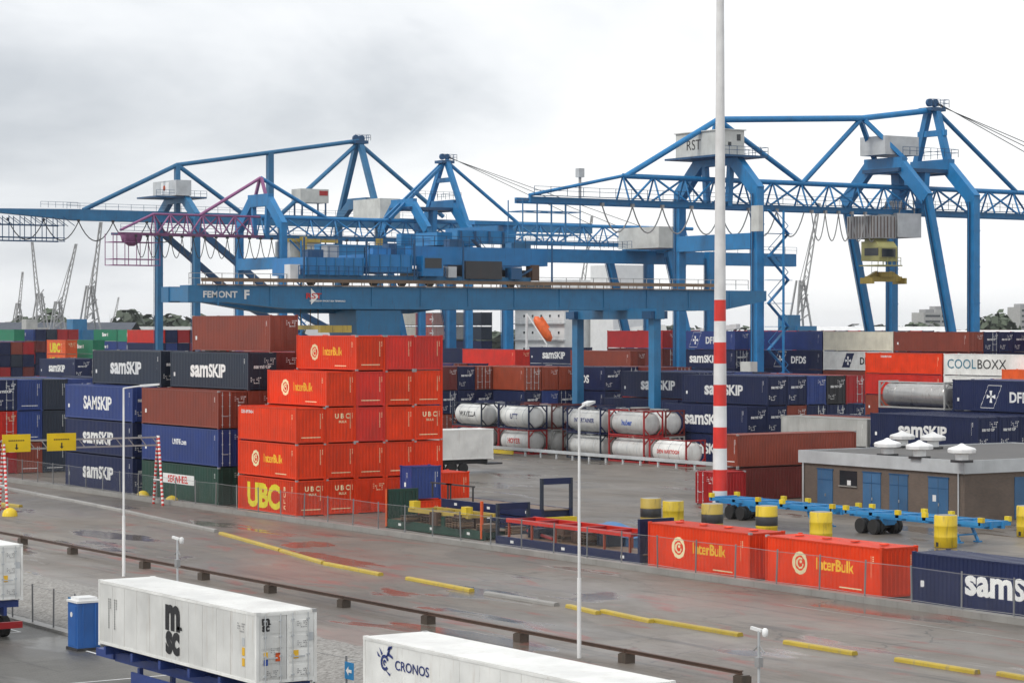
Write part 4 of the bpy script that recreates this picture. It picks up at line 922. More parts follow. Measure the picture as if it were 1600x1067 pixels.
# ------------------------------------------------------------------ portable toilet
b_, a_ = gnd(131, 1014, -1)
t = thing('portable_toilet', 'blue portable toilet with a white roof beside the reefers', 'toilet', (b_, a_, 0)); t.location.z = -1.0
bx(t, 'cabin', 'toiletblue', b_-.55, b_+.55, a_-.55, a_+.55, .12, 2.15); bx(t, 'base', 'dark', b_-.62, b_+.62, a_-.62, a_+.62, 0, .12)
q = MB(); q.box(b_-.6, b_+.6, a_-.6, a_+.6, 2.15, 2.25); q.box(b_-.45, b_+.45, a_-.45, a_+.45, 2.25, 2.38); q.build('roof', M['wpaint'], t)
d = bx(t, 'door', 'toiletblue', b_-.57, b_-.551, a_-.38, a_+.38, .2, 2.0); q = MB(); q.lathe([(.12,0),(.12,.01)], 14, (b_-.585,a_+.1,1.6), 'X'); q.build('door_sign', M['white_l'], d)
for s in (-.3, .3): bx(t, 'rib', 'toiletblue', b_+s-.03, b_+s+.03, a_-.575, a_-.551, .2, 2.1)

# ------------------------------------------------------------------ brick building
B0, A0, A1, B1 = 119.0, 123.6, 141.0, 141.0; ZB = 3.5
t = thing('brick_building', 'low brown brick utility building with blue doors and flat roof', 'building', (B0, A0, 0))
bx(t, 'wall', 'brick', B0, B1, A0, A1, 0, ZB); bx(t, 'roof', 'roofgrey', B0+.2, B1-.2, A0+.2, A1-.2, ZB+.5, ZB+.74)
q = MB(); q.box(B0-.18, B1+.18, A0-.18, A0, ZB-.12, ZB+.8); q.box(B0-.18, B1+.18, A1, A1+.18, ZB-.12, ZB+.8); q.box(B0-.18, B0, A0, A1, ZB-.12, ZB+.8); q.box(B1, B1+.18, A0, A1, ZB-.12, ZB+.8); q.build('fascia', M['galv'], t)
def bdoor(x, w, dbl, k):
    a = a_at(x, B0); d = bx(t, 'door', 'doorblue', B0-.06, B0-.003, a-w/2, a+w/2, .05, 2.95)
    if dbl: bx(d, 'door_gap', 'dark', B0-.068, B0-.06, a-.015, a+.015, .1, 2.9)
    bx(d, 'frame_head', 'cdark', B0-.08, B0-.0, a-w/2-.06, a+w/2+.06, 2.95, 3.05); bx(d, 'handle', 'steel', B0-.13, B0-.06, a-.12, a-.06, 1.0, 1.2)
    if k: bx(d, 'notice', 'wpaint', B0-.07, B0-.062, a+.2, a+.55, 1.3, 1.75)
    bx(d, 'transom', 'cdark', B0-.072, B0-.06, a-w/2, a+w/2, 2.2, 2.26)
bdoor(1290, 1.7, False, 0); bdoor(1363, 1.9, True, 0); bdoor(1405, 1.9, True, 0); bdoor(1467, 2.0, True, 1)
a = a_at(1326, B0); w_ = bx(t, 'window', 'glass', B0-.04, B0-.003, a-.95, a+.95, 1.9, 3.0); bx(w_, 'sill', 'concrete', B0-.12, B0, a-1.0, a+1.0, 1.82, 1.9); bx(w_, 'notice', 'wpaint', B0-.05, B0-.041, a-.3, a+.1, 1.95, 2.3)
bx(t, 'door', 'doorblue', 123.8, 126, A0-.06, A0-.003, .05, 3.0)
for (x, y) in ((B0-.1, A0+.5), (B0-.1, A1-.3)): tp(t, 'drainpipe', 'galv', (x,y,0), (x,y,ZB-.1), .06)
for i, (x, y) in enumerate(((1387,712), (1437,716), (1410,699), (1458,701), (1503,722))):
    D = FPX*(CAM_H-ZB-.74)/(y-HOR); b, a = at_depth(x, D); v = thing('roof_ventilator', ('white mushroom roof ventilator, nearest the far corner', 'white mushroom roof ventilator, middle of the front row', 'white mushroom roof ventilator, back row by the far corner', 'white mushroom roof ventilator, back row', 'white mushroom roof ventilator, near the front corner')[i], 'ventilator', (b, a, ZB+.74), group='ventilators on the brick building roof')
    bx(v, 'base', 'dark', b-.55, b+.55, a-.55, a+.55, ZB+.72, ZB+.9)
    q = MB(); q.lathe([(.45,0),(.45,.5)], 16, (b,a,ZB+.9)); q.build('neck', M['wpaint'], v)
    q = MB(); q.lathe([(.5,.42),(.95,.5),(.98,.72),(.9,.82),(.3,1.0),(.12,1.12),(.05,1.14)], 8, (b,a,ZB+.9), 'Z', False); q.build('cowl', M['wpaint'], v)

# ------------------------------------------------------------------ blue terminal chassis
def chassis(x0, x1, b, label, wheels_near):
    a1, a0 = a_at(x0, b), a_at(x1, b); t = thing('terminal_chassis', label, 'trailer', (b, (a0+a1)/2, 0)); z = 1.25
    for s in (-.5, .5): bx(t, 'main_rail', 'tblue', b+s-.09, b+s+.09, a0, a1, z-.22, z+.18)
    n = 6
    for i in range(n): y = a0+.3+i*(a1-a0-.6)/(n-1); bx(t, 'bolster', 'tblue', b-1.25, b+1.25, y-.16, y+.16, z-.05, z+.25)
    for i in (0, 2, 3, 5):
        y = a0+.3+i*(a1-a0-.6)/(n-1)
        for s in (-1.15, 1.15): bx(t, 'container_guide', 'yellow', b+s-.12, b+s+.12, y-.2, y+.2, z+.2, z+.5)
    for s in (-1.2, 1.2): bx(t, 'side_rail', 'tblue', b+s-.05, b+s+.05, a0+.3, a1-.3, z+.0, z+.2)
    ya = a1-2.2 if not wheels_near else a1-1.6
    for k in (0, 1.25):
        for s in (-.98, .98, -.6, .6): wheel(t, b+s, ya-k, .5, .5, .3)
        bx(t, 'axle', 'dark', b-.9, b+.9, ya-k-.1, ya-k+.1, .4, .6)
    bx(t, 'suspension', 'tblue', b-.6, b+.6, ya-1.7, ya+.4, .6, 1.05)
    for s in (-.8, .8): bp(t, 'landing_leg', 'tblue', (b+s,a0+3.2,z-.2), (b+s,a0+2.6,.08), .16); bx(t, 'foot', 'tblue', b+s-.2, b+s+.2, a0+2.4, a0+2.8, 0, .08)
    bp(t, 'leg_brace', 'tblue', (b-.8,a0+2.7,.5), (b+.8,a0+2.7,.5), .1)
chassis(1128, 1326, 108.3, 'bright blue terminal chassis parked beside the striped mast', False)
chassis(1338, 1560, 108.3, 'bright blue terminal chassis parked in front of the brick building', True)
q = MB(); q.box(107.2, 109.4, 88, 101, 1.0, 1.25); q.box(107.9, 108.7, 88, 104.5, .8, 1.0); q.tube((107.5,92,.5), (109.1,92,.5), .5, n=16); q.tube((108,102,0), (108,102,.9), .12)
solo(q, 'terminal_chassis', M['tblue'], 'bright blue terminal chassis reaching out past the last barrel', 'trailer', (108.3, 95, 0))

# ------------------------------------------------------------------ drums, mast
def drum(x, y, m, band, label):
    b, a = gnd(x, y); t = thing('drum_bollard', label, 'bollard', (b, a, 0), group='drum bollards in front of the chassis')
    q = MB(); pr = [(.64,0),(.71,.04),(.71,.62),(.73,.66),(.71,.70),(.71,1.30),(.73,1.34),(.71,1.38),(.71,1.95),(.68,1.99)]
    q.lathe(pr, 26, (b,a,0)); q.build('drum', M[m], t)
    q = MB(); q.lathe([(.64,0),(.6,.04),(.3,.07)], 20, (b,a,1.96)); q.build('concrete_fill', M['concrete'], t)
    if band: q = MB(); q.lathe([(.715,.72),(.722,.73),(.722,1.30),(.715,1.31)], 26, (b,a,0)); q.build('black_band', M['dark'], t)
    bx(t, 'lifting_slot', 'dark', b-.72, b-.65, a-.1, a+.1, .08, .35)
for x, y, m, k, l in ((1017,824,'oldyel',1,'weathered yellow drum with black band beside a plain yellow drum'), (1052,829,'drumyel',0,'plain yellow drum between two banded drums'), (1113,834,'oldyel',1,'weathered yellow drum with black band at the foot of the mast'),
                      (1198,838,'drumyel',1,'yellow drum with black band in front of the first chassis'), (1283,849,'drumyel',0,'plain yellow drum between the two chassis'), (1478,855,'drumyel',0,'plain yellow drum with a slot near the chassis legs'), (1606,838,'drumyel',0,'plain yellow drum by the last chassis')): drum(x, y, m, k, l)
b_, a_ = gnd(1125, 806)
t = thing('light_mast', 'tall white mast with red and white striped base', 'mast', (b_, a_, 0))
def rad(z): return .54-.31*min(1, z/40)
z = .3; zs = [.3+1.52*i for i in range(11)]
for i in range(10): tp(t, 'stripe', 'wpaint' if i % 2 == 0 else 'rpaint', (b_,a_,zs[i]), (b_,a_,zs[i+1]), rad(zs[i]), rad(zs[i+1]), 24)
tp(t, 'upper_shaft', 'wpaint', (b_,a_,zs[10]), (b_,a_,48), rad(zs[10]), .2, 24)
q = MB(); q.box(b_-1.1, b_+1.1, a_-1.1, a_+1.1, 0, .3); q.build('footing', M['concrete'], t); q = MB(); q.lathe([(1.2,0),(1.3,.3),(1.2,.6)], 16, (b_,a_,47.5)); q.build('lamp_ring', M['galv'], t)
# trolley of the purple boom crane
bx(tB, 'trolley_house', 'housegrey', 197, 203, 368, 373.5, 24.6, 28.2); bx(tB, 'spreader_beam', 'oldyel', 196, 206, 367.4, 368.0, 28.0, 28.6)
for x in (198.5, 213.5): bx(tB, 'spreader_post', 'oldyel', x, x+1.0, 366.6, 367.4, 24.4, 28.9)

# ------------------------------------------------------------------ flat racks behind the fence
def flatrack(b0, a0, z, L, m, label, ends=(), posts=()):
    t = thing('flat_rack', label, 'flat rack', (b0+1.22, a0+L/2, z))
    for s in (.1, 2.34): bx(t, 'side_rail', m, b0+s-.1, b0+s+.1, a0, a0+L, z+.05, z+.6)
    for i in range(9): bx(t, 'cross_member', m, b0+.2, b0+2.24, a0+.3+i*(L-.6)/8-.1, a0+.3+i*(L-.6)/8+.1, z+.1, z+.5)
    for i in range(int(L/.5)): bx(t, 'deck_plank', 'wood', b0+.2, b0+2.24, a0+.08+i*.5, a0+.54+i*.5, z+.51, z+.57+.01*(i % 3))
    for sx in (.1, 2.34):
        for yy in (a0+.1, a0+L-.1): bx(t, 'corner_casting', m, b0+sx-.11, b0+sx+.11, yy-.12, yy+.12, z-.0, z+.62)
    for e, kind, pm in ends:
        y = a0+.08 if e < 0 else a0+L-.08
        for sx in (.08, 2.36): bx(t, 'end_post', pm, b0+sx-.09, b0+sx+.09, y-.1, y+.1, z+.6, z+2.6)
        if kind == 'panel':
            for i in range(8): bx(t, 'end_panel', m, b0+.2+i*.26, b0+.42+i*.26, y-.04-.02*(i % 2), y+.04, z+.6, z+2.5)
            bx(t, 'end_header', m, b0+.17, b0+2.27, y-.07, y+.07, z+2.42, z+2.6)
        else: bx(t, 'end_header', m, b0+.17, b0+2.27, y-.08, y+.08, z+2.2, z+2.6)
    for (y, h, pm) in posts: bx(t, 'stake', pm, b0-.06, b0+.08, a0+y-.08, a0+y+.08, z+.1, z+h)
    for yy in (1.5, L*.5, L-2): bx(t, 'plate', 'white_l', b0-.012, b0-.002, a0+yy, a0+yy+.35, z+.25, z+.42)
    return t
aR1, aR0 = a_at(607, 83.6), a_at(758, 83.6)
flatrack(83.4, aR0, 0, aR1-aR0, 'dkgreen', 'dark green flat rack with one upright end wall by the fence', [(1,'panel','dkgreen')], [(.1,2.5,'orange'), (aR1-aR0-.1,2.6,'orange')])
bS, aS = 87.4, a_at(866, 88.4)
for i in range(3): flatrack(bS, aS, .62*i, 12.19, 'navy', ('bottom navy flat rack of the folded pile', 'middle navy flat rack of the folded pile', 'top navy flat rack of the folded pile with an open end frame')[i], [(-1,'open','slate')] if i == 2 else [])
q = MB(); q.box(bS, bS+2.44, aS-.5, aS-.1, 1.0, 1.35); solo(q, 'yellow_beam', M['yellow'], 'yellow steel beam leaning on the folded flat racks', 'beam', (bS+1.2, aS, 0))
aQ1, aQ0 = a_at(779, 82.6), a_at(1004, 82.6)
flatrack(82.4, aQ0, 0, aQ1-aQ0, 'navy', 'long navy flat rack with upright end walls beside the red containers', [(-1,'panel','navy'), (1,'open','slate')])
t = thing('red_frame', 'red steel lifting frame lying on the navy flat rack', 'frame', (83.5, (aQ0+aQ1)/2, .6))
for s in (.2, 2.2): bx(t, 'long_beam', 'red', 82.4+s-.1, 82.4+s+.1, aQ0+1, aQ1-1, 1.5, 1.75)
for i in range(6): y = aQ0+1.2+i*(aQ1-aQ0-2.4)/5; bx(t, 'cross_beam', 'crimson', 82.7, 84.5, y-.1, y+.1, 1.52, 1.72); [bx(t, 'leg', 'rust', 82.4+s-.06, 82.4+s+.06, y-.06, y+.06, .58, 1.5) for s in (.2, 2.2)]
q = MB(); rg = random.Random(2); n = 9
V = [(85+i*.3, aQ0+5+j*.7, 1.0+.75*math.sin(i/8*3.1)*math.sin(j/8*3.1)+rg.uniform(-.08,.08)) for i in range(n) for j in range(n)]
q.add(V, [(i*n+j, i*n+j+1, (i+1)*n+j+1, (i+1)*n+j) for i in range(n-1) for j in range(n-1)], True)
q.box(85.2, 87.2, aQ0+5.2, aQ0+10.4, 0, 1.1); solo(q, 'tarpaulin', M['bluetarp'], 'blue tarpaulin heap behind the red frame', 'tarpaulin', (86, aQ0+8, 0))
y0, y1 = a_at(648, 84), a_at(742, 84)
t = thing('spreader_frame', 'yellow spreader frame lying on the green flat rack', 'spreader', (84.6, (y0+y1)/2, .6))
for s in (83.6, 85.6): bx(t, 'beam', 'oldyel', s-.12, s+.12, y1, y0, 1.25, 1.5)
for i in range(4): y = y1+.3+i*(y0-y1-.6)/3; bx(t, 'cross_beam', 'oldyel', 83.7, 85.5, y-.1, y+.1, 1.27, 1.47); bx(t, 'support', 'rustsol', 84.2, 85, y-.12, y+.12, .57, 1.25)
for y in (y1+.4, y0-.6): bx(t, 'twistlock_box', 'yellow', 83.4, 83.9, y-.3, y+.3, 1.5, 2.0)
for x0, x1 in ((662,692), (686,727)):
    q = MB(); ya, yb = a_at(x0+10, 87.0), a_at(x1+8, 87.0); z0 = 1.9
    for y in (ya, yb): q.beam((87.2,y,z0), (87.2,y,z0+1.0), .09)
    q.beam((87.2,ya+.2,z0+1), (87.2,yb-.2,z0+1), .1); solo(q, 'stake_rail', M['dark'], f'thin dark rail standing on the folded flat racks, {"longer" if x1 > 700 else "shorter"} one', 'rail', (87.2, (ya+yb)/2, z0))
container(*at_depth(643, 172), 0, 'flame::w', 'low, under the blue box', 2.0, 1.3, 1); container(*at_depth(643, 172), 1.32, 'blue::w', 'short, set on a low red one', 1.6, 2.4, 1)
container(*at_depth(689, 177), 0, 'flame::w', 'standing next to the blue box', 3.0, 3.0, 1)

# loose gear heaped between the flat racks
rc = random.Random(31)
for i in range(44):
    b = rc.uniform(84.6, 90.5); a = rc.uniform(aQ0+1, aR1-1); k = rc.choice(('pipe','pallet','crate')); zb = 0.
    if i % 2: b = rc.uniform(82.9, 84.0); a = rc.uniform(aQ0+1, aR1-3); zb = .6
    elif 87.0 < b < 90.2 and aS-1 < a < aS+13: b = rc.uniform(84.9, 86.4)
    if k == 'pipe':
        q = MB(); q.tube((b,a,zb+.1), (b+rc.uniform(0,.6),a+rc.uniform(2,4),zb+.1+rc.uniform(0,.3)), .1, n=8); solo(q, 'steel_pipe', M[rc.choice(('rustsol','dark','crimson'))], 'loose dark steel pipe lying between the flat racks', 'pipe', (b, a, zb), 'loose pipes between the flat racks')
    elif k == 'pallet':
        n_ = rc.randint(2, 6); t = thing('pallet_stack', 'stack of dirty wooden pallets between the flat racks', 'pallets', (b, a, zb), group='pallet stacks between the flat racks')
        for j in range(n_):
            q = MB()
            for s in range(5): q.box(b+s*.25, b+.18+s*.25, a, a+.8, zb+j*.15+.1, zb+j*.15+.125)
            for s in (0, .36, .72): q.box(b, b+1.2, a+s, a+s+.08, zb+j*.15, zb+j*.15+.1)
            q.build('pallet', M[rc.choice(('wood','oldblock','rustsol'))], t)
    else:
        q = MB(); w_, h_ = rc.uniform(.5,1.1), rc.uniform(.4,.85); q.box(b, b+w_, a, a+w_*1.3, zb, zb+h_)
        for s in (.1, .9): q.box(b-.04, b+w_+.04, a+w_*1.3*s-.05, a+w_*1.3*s+.05, zb+.02, zb+h_+.04)
        solo(q, 'equipment_box', M[rc.choice(('dark','slate','rustsol','dkgreen'))], 'dark banded equipment box between the flat racks', 'box', (b, a, zb), 'equipment boxes between the flat racks')
# ------------------------------------------------------------------ fences
def fence(name, label, b, a0, a1, h, sp, lean, wire_h0, z0=0):
    t = thing(name, label, 'fence', (b, (a0+a1)/2, 0)); n = int((a1-a0)/sp); rl = random.Random(int(b))
    for i in range(n+1):
        y = a0+i*sp; tp(t, 'post', 'fencegrey', (b,y,z0), (b+rl.uniform(-lean,lean)*.3,y+rl.uniform(-lean,lean),h), .045, n=8)
    for z in (h-.08, wire_h0+.12):
        pts = [(b,a0+i*sp,z+(-.04 if i % 2 else 0)) for i in range(n+1)]; q = MB(); q.path(pts, .012, 4); q.build('tension_wire', M['steel'], t)
    q = MB(); st = .14; m = int((a1-a0)/st); hh = h-wire_h0
    for i in range(m):
        y = a0+i*st
        for s in (1, -1):
            p0 = (b, y, wire_h0); p1 = (b, y+s*hh*.9, h-.06); w = .0022
            q.add([(b,p0[1]-w,p0[2]),(b,p0[1]+w,p0[2]),(b,p1[1]+w,p1[2]),(b,p1[1]-w,p1[2])], [(0,1,2,3)])
    o = q.build('chain_link', M['steel'], t); o['kind'] = 'stuff'
    return t
fence('yard_fence', 'chain link fence on a concrete plinth along the container yard', 80.5, 60, 205, 2.1, 3.4, .12, .32)
fence('lot_fence', 'chain link fence between the parking lot and gravel strip', 45.9, 50, 150, 1.0, 2.6, .05, -.82, -.9)
for x, y in ((110,938), (545,1053)):
    a = a_at(x, 45.8); q = MB(); q.box(45.80, 45.83, a-.33, a+.33, .15, .8)
    t = thing('arrow_sign', f'square blue arrow sign on the lot fence {"above the toilet" if x < 300 else "between the two white reefers"}', 'sign', (45.8, a, .15)); q.build('panel', M['tblue'], t)
    q = MB(); q.add([(45.79,a+.22,.47),(45.79,a+.02,.65),(45.79,a+.02,.53),(45.79,a-.22,.53),(45.79,a-.22,.41),(45.79,a+.02,.41),(45.79,a+.02,.29)], [(0,1,2),(0,2,3,4,5),(0,5,6)]); q.build('arrow', M['white_l'], t)

# ------------------------------------------------------------------ rail on concrete blocks, kerb blocks
bR = 58.0; xb = (-60, 35, 113, 226, 318, 422, 537, 669, 814, 979, 1160)
for i, x in enumerate(xb):
    a = a_at(x, bR); q = MB(); q.box(bR-.24, bR+.24, a-.26, a+.26, 0, .36); q.box(bR-.2, bR+.2, a-.22, a+.22, .36, .40)
    solo(q, 'concrete_block', M['oldblock'], 'squat dark concrete block carrying the rusty road rail', 'block', (bR, a, 0), 'blocks under the road rail')
for x0, x1 in zip(xb[:-1], xb[1:]):
    a1, a0 = a_at(x0, bR), a_at(x1, bR); q = MB(); q.box(bR-.08, bR+.08, a0+.03, a1-.03, .405, .43); q.box(bR-.03, bR+.03, a0+.03, a1-.03, .43, .52); q.box(bR-.08, bR+.08, a0+.03, a1-.03, .52, .56)
    solo(q, 'steel_rail', M['rustsol'], 'long rusty steel rail lying on concrete blocks beside the road', 'rail', (bR, (a0+a1)/2, .40), 'rails along the road')
def kerb(p0, p1, m, label, grp, h=.17):
    q = MB(); d = (Vector(p1)-Vector(p0)).normalized(); n_ = Vector((-d.y, d.x))
    def P(t, o, z): c = Vector(p0).lerp(Vector(p1), t)+n_*o; return (c.x, c.y, z)
    V = [P(t, o, z) for t in (0,1) for o, z in ((-.17,0),(.17,0),(.155,h-.05),(.11,h),(-.11,h),(-.155,h-.05))]
    q.add(V, [(0,1,2,3,4,5), (11,10,9,8,7,6)]+[(i,(i+1)%6,(i+1)%6+6,i+6) for i in range(6)])
    c = (Vector(p0)+Vector(p1))/2; solo(q, 'kerb_block', M[m], label, 'kerb block', (c.x, c.y, 0), grp)
segs = [((508,878),(595,895)), ((637,901),(737,920)), ((760,924),(870,942)), ((888,944),(935,955)), ((942,952),(1018,968)), ((1020,966),(1157,989)), ((1228,1000),(1336,1018)), ((1402,1027),(1528,1047)), ((1562,1049),(1660,1066)), ((440,858),(505,877)), ((345,831),(438,857))]
for i, (p, q_) in enumerate(segs):
    gm = 'concrete' if i == 2 else 'ykerb'
    kerb(gnd(*p, .15), gnd(*q_, .15), gm, 'bare grey concrete kerb block in the yellow row' if i == 2 else 'worn yellow painted concrete kerb block in the road', None if i == 2 else 'yellow kerb blocks along the road')
pk = [gnd(x, y, .1) for x, y in ((338,829), (262,813), (190,797), (120,783), (60,772), (0,760), (-60,749))]
for p0, p1 in zip(pk[:-1], pk[1:]): kerb(p0, p1, 'concrete', 'dark weathered kerb block leading to the sign gantry', 'dark kerb blocks', .2)
for x0, y0, x1, y1 in ((0,786,32,790),): kerb(gnd(x0,y0,.1), gnd(x1,y1,.1), 'ykerb', 'short yellow kerb piece by the striped gantry leg', None)

# ------------------------------------------------------------------ sign gantry
aG = 170.0; bg1, bg0 = b_at(247, aG), b_at(5, aG); t = thing('sign_gantry', 'striped portal gantry with two yellow signs over the road', 'gantry', (bg1, aG, 0))
def striped(p0, p1, r, n):
    p0 = Vector(p0); p1 = Vector(p1); q1 = MB(); q2 = MB()
    for i in range(n): (q1 if i % 2 else q2).tube(p0.lerp(p1, i/n), p0.lerp(p1, (i+1)/n), r, n=8)
    l = q1.build('leg', M['wpaint'], t); q2.build('red_stripes', M['rpaint'], l)['kind'] = 'stuff'
for bb in (bg1, bg0):
    for s in (-1, 1): striped((bb+s*.15,aG+s*1.15,0), (bb,aG+s*.05,5.25), .11, 34)
    bp(t, 'leg_tie', 'wpaint', (bb,aG-.75,1.9), (bb,aG+.75,1.9), .1)
for z in (4.55, 5.15): bp(t, 'beam_chord', 'steel', (bg1,aG,z), (bg0-9,aG,z), .12)
for i in range(22): x = bg1-i*1.0; bp(t, 'beam_brace', 'steel', (x,aG,4.55), (x-.5,aG,5.15), .06)
for x0, x1 in ((2,46), (72,117)):
    b1_, b0_ = b_at(x1, aG), b_at(x0, aG); p = bx(t, 'sign', 'signyel', b0_, b1_, aG-.2, aG-.14, 4.35, 5.65); c = (b0_+b1_)/2
    for k_ in range(9): bx(p, 'small_print', 'black_l', c-.62+k_*.14, c-.53+k_*.14, aG-.212, aG-.203, 5.15, 5.24)
    bx(p, 'arrow_shaft', 'black_l', c-.05, c+.05, aG-.215, aG-.203, 4.65, 4.95)
    q = MB(); q.add([(c-.16,aG-.213,4.68),(c+.16,aG-.213,4.68),(c,aG-.213,4.5)], [(0,1,2)]); q.build('arrow_head', M['black_l'], p)
for i, (x, y) in enumerate(((223,778), (268,786), (15,806))):
    b, a = gnd(x, y); q = MB(); q.lathe([(.55,0),(.53,.2),(.42,.42),(.22,.55),(.05,.6)], 18, (b,a,0)); solo(q, 'dome_bollard', M['yellow'], ('yellow dome bollard inside the gantry leg by the fence', 'yellow dome bollard outside the gantry leg by the fence', 'yellow dome bollard at the road side gantry leg')[i], 'bollard', (b, a, 0), 'yellow dome bollards at the gantry feet')

# ------------------------------------------------------------------ lamp posts and camera poles
def lamp_post(b, a, h, dirv, label):
    t = thing('lamp_post', label, 'lamp post', (b, a, 0)); d = Vector((*dirv, 0)).normalized()
    tp(t, 'pole', 'wpaint', (b,a,0), (b,a,h*.32), .09, .085, 14); tp(t, 'pole', 'wpaint', (b,a,h*.32), (b,a,h), .065, .05, 14)
    e = Vector((b,a,h))+d*1.0+Vector((0,0,.12)); tp(t, 'arm', 'wpaint', (b,a,h-.02), e, .045)
    f = e+d*.95+Vector((0,0,.08)); q = MB(); q.beam(e-d*.1, f, .26, .12, w1=.36, h1=.1); hd = q.build('lamp_head', M['lamp'], t)
    q = MB(); q.beam(e+d*.1+Vector((0,0,-.075)), f-d*.1+Vector((0,0,-.065)), .22, .04); q.build('lens', M['galv'], hd)
aL = a_at(193, 55.2); lamp_post(55.2, aL, 10.25, (CS, -SN), 'white lamp post with a single arm beside the reefer with black lettering')
aL = a_at(905, 57.2); lamp_post(57.2, aL, 10.25, (CS*.6, -SN*.6+.75), 'white lamp post with a flat lamp head by the rusty rail')
def cctv(x, ytop, b, label):
    a = a_at(x, b); D = depth(b, a); h = CAM_H-(ytop-HOR)*D/FPX; t = thing('camera_pole', label, 'camera pole', (b, a, 0)); tp(t, 'pole', 'galv', (b,a,0), (b,a,h), .05, n=10)
    q = MB(); q.beam((b-.1,a+.32,h+.08), (b+.05,a-.08,h+.0), .11, .11); q.build('camera', M['wpaint'], t); q = MB(); q.lathe([(.08,0),(.11,.07),(.11,.24),(.05,.3)], 12, (b+.12,a-.2,h-.2)); q.build('dome_camera', M['wpaint'], t)
    q = MB(); q.beam((b,a+.3,h-.75), (b,a,h-.5), .04); q.beam((b,a-.3,h-.75), (b,a,h-.5), .04); q.box(b-.1, b+.1, a-.12, a+.12, h-1.3, h-.95); q.build('bracket', M['steel'], t)
cctv(277, 842, 49.5, 'slim pole with white cameras behind the reefer with black lettering'); cctv(1186, 985, 55.0, 'slim pole with white cameras by the road near the yellow kerbs')

# ------------------------------------------------------------------ ship at the quay
t = thing('cargo_ship', 'white cargo ship superstructure moored behind the quay cranes', 'ship', (256, 372, -3))
q = MB(); q.prism([(246,300),(268,300),(268,440),(262,462),(257,470),(252,462),(246,440)], -3.2, 5.5, 'Z'); q.build('hull', M['navy'], t)
bx(t, 'deck_house', 'shipw', 247, 267, 358, 374, 5.5, 18.5); bx(t, 'bridge', 'shipw', 246.2, 268, 360, 372, 18.5, 22); bx(t, 'bridge_window', 'glass', 246.15, 246.19, 361, 371, 20, 21.2); bx(t, 'funnel', 'shipw', 252, 261, 350, 357, 5.5, 24.5)
for i in range(4): bx(t, 'deck_edge', 'galv', 246.4, 247, 357.6, 374.4, 8+i*3, 8.2+i*3); rail_part(t, [(246.5,357.6,8.2+i*3),(246.5,374.4,8.2+i*3)], 'wpaint', step=1.4)
for i in range(4):
    for j in range(5): bx(t, 'porthole', 'glass', 246.95, 246.99, 359.5+j*2.8, 360.0+j*2.8, 9.2+i*3, 9.7+i*3)
for s in (0, 1): tp(t, 'deck_crane', 'wpaint', (249,345-s*22,5.5), (249,345-s*22,13), .7); bp(t, 'crane_jib', 'wpaint', (249,345-s*22,12.6), (249,333-s*22,13.6), .9, .8)
q = MB()
for i in range(9):
    pass
q.lathe([(.1,-4.2),(.9,-3.6),(1.35,-2),(1.45,0),(1.35,2.2),(1.0,3.7),(.2,4.3)], 16, (0,0,0), 'Y'); q.box(-.7, .7, -3, .8, 1.0, 1.9)
lb = put('hull', q.mesh('hull'), M['lifeorange']); 
b_, a_ = at_depth(848, 434)
root = thing('lifeboat', 'orange enclosed lifeboat on its slanted launching ramp', 'lifeboat', (b_, a_, 13.2)); lb.parent = root; dv = Vector((CS*.55, -SN*.55, -.84)); lb.rotation_euler = dv.to_track_quat('Y', 'Z').to_euler(); lb.scale = (.62,.62,.62)
q = MB(); pv = Vector((CS,-SN,0)); e1 = dv*3.4-pv*1.1; e0 = -dv*3.2-pv*1.1
for s_ in (-.8, .8): q.beam(e0+Vector((SN,CS,0))*s_, e1+Vector((SN,CS,0))*s_, .22)
q.beam(e0, e0-Vector((0,0,10)), .3); q.beam(e1, e1-Vector((0,0,4)), .3); q.build('launching_ramp', M['wpaint']).parent = root
for i, (x, c) in enumerate(((622,'white'), (650,'cream'), (676,'grey'), (700,'red:arrow'), (728,'grey'), (752,'slate'))):
    b, a = 248.2, a_at(x, 248.2)
    for k, zz in enumerate((5.6, 8.3, 11.0, 13.7)): container(b, a, zz, c if k > 1 else 'navy', f'on the ship deck, {ORD[k]}', 12.19, 2.6, 0)

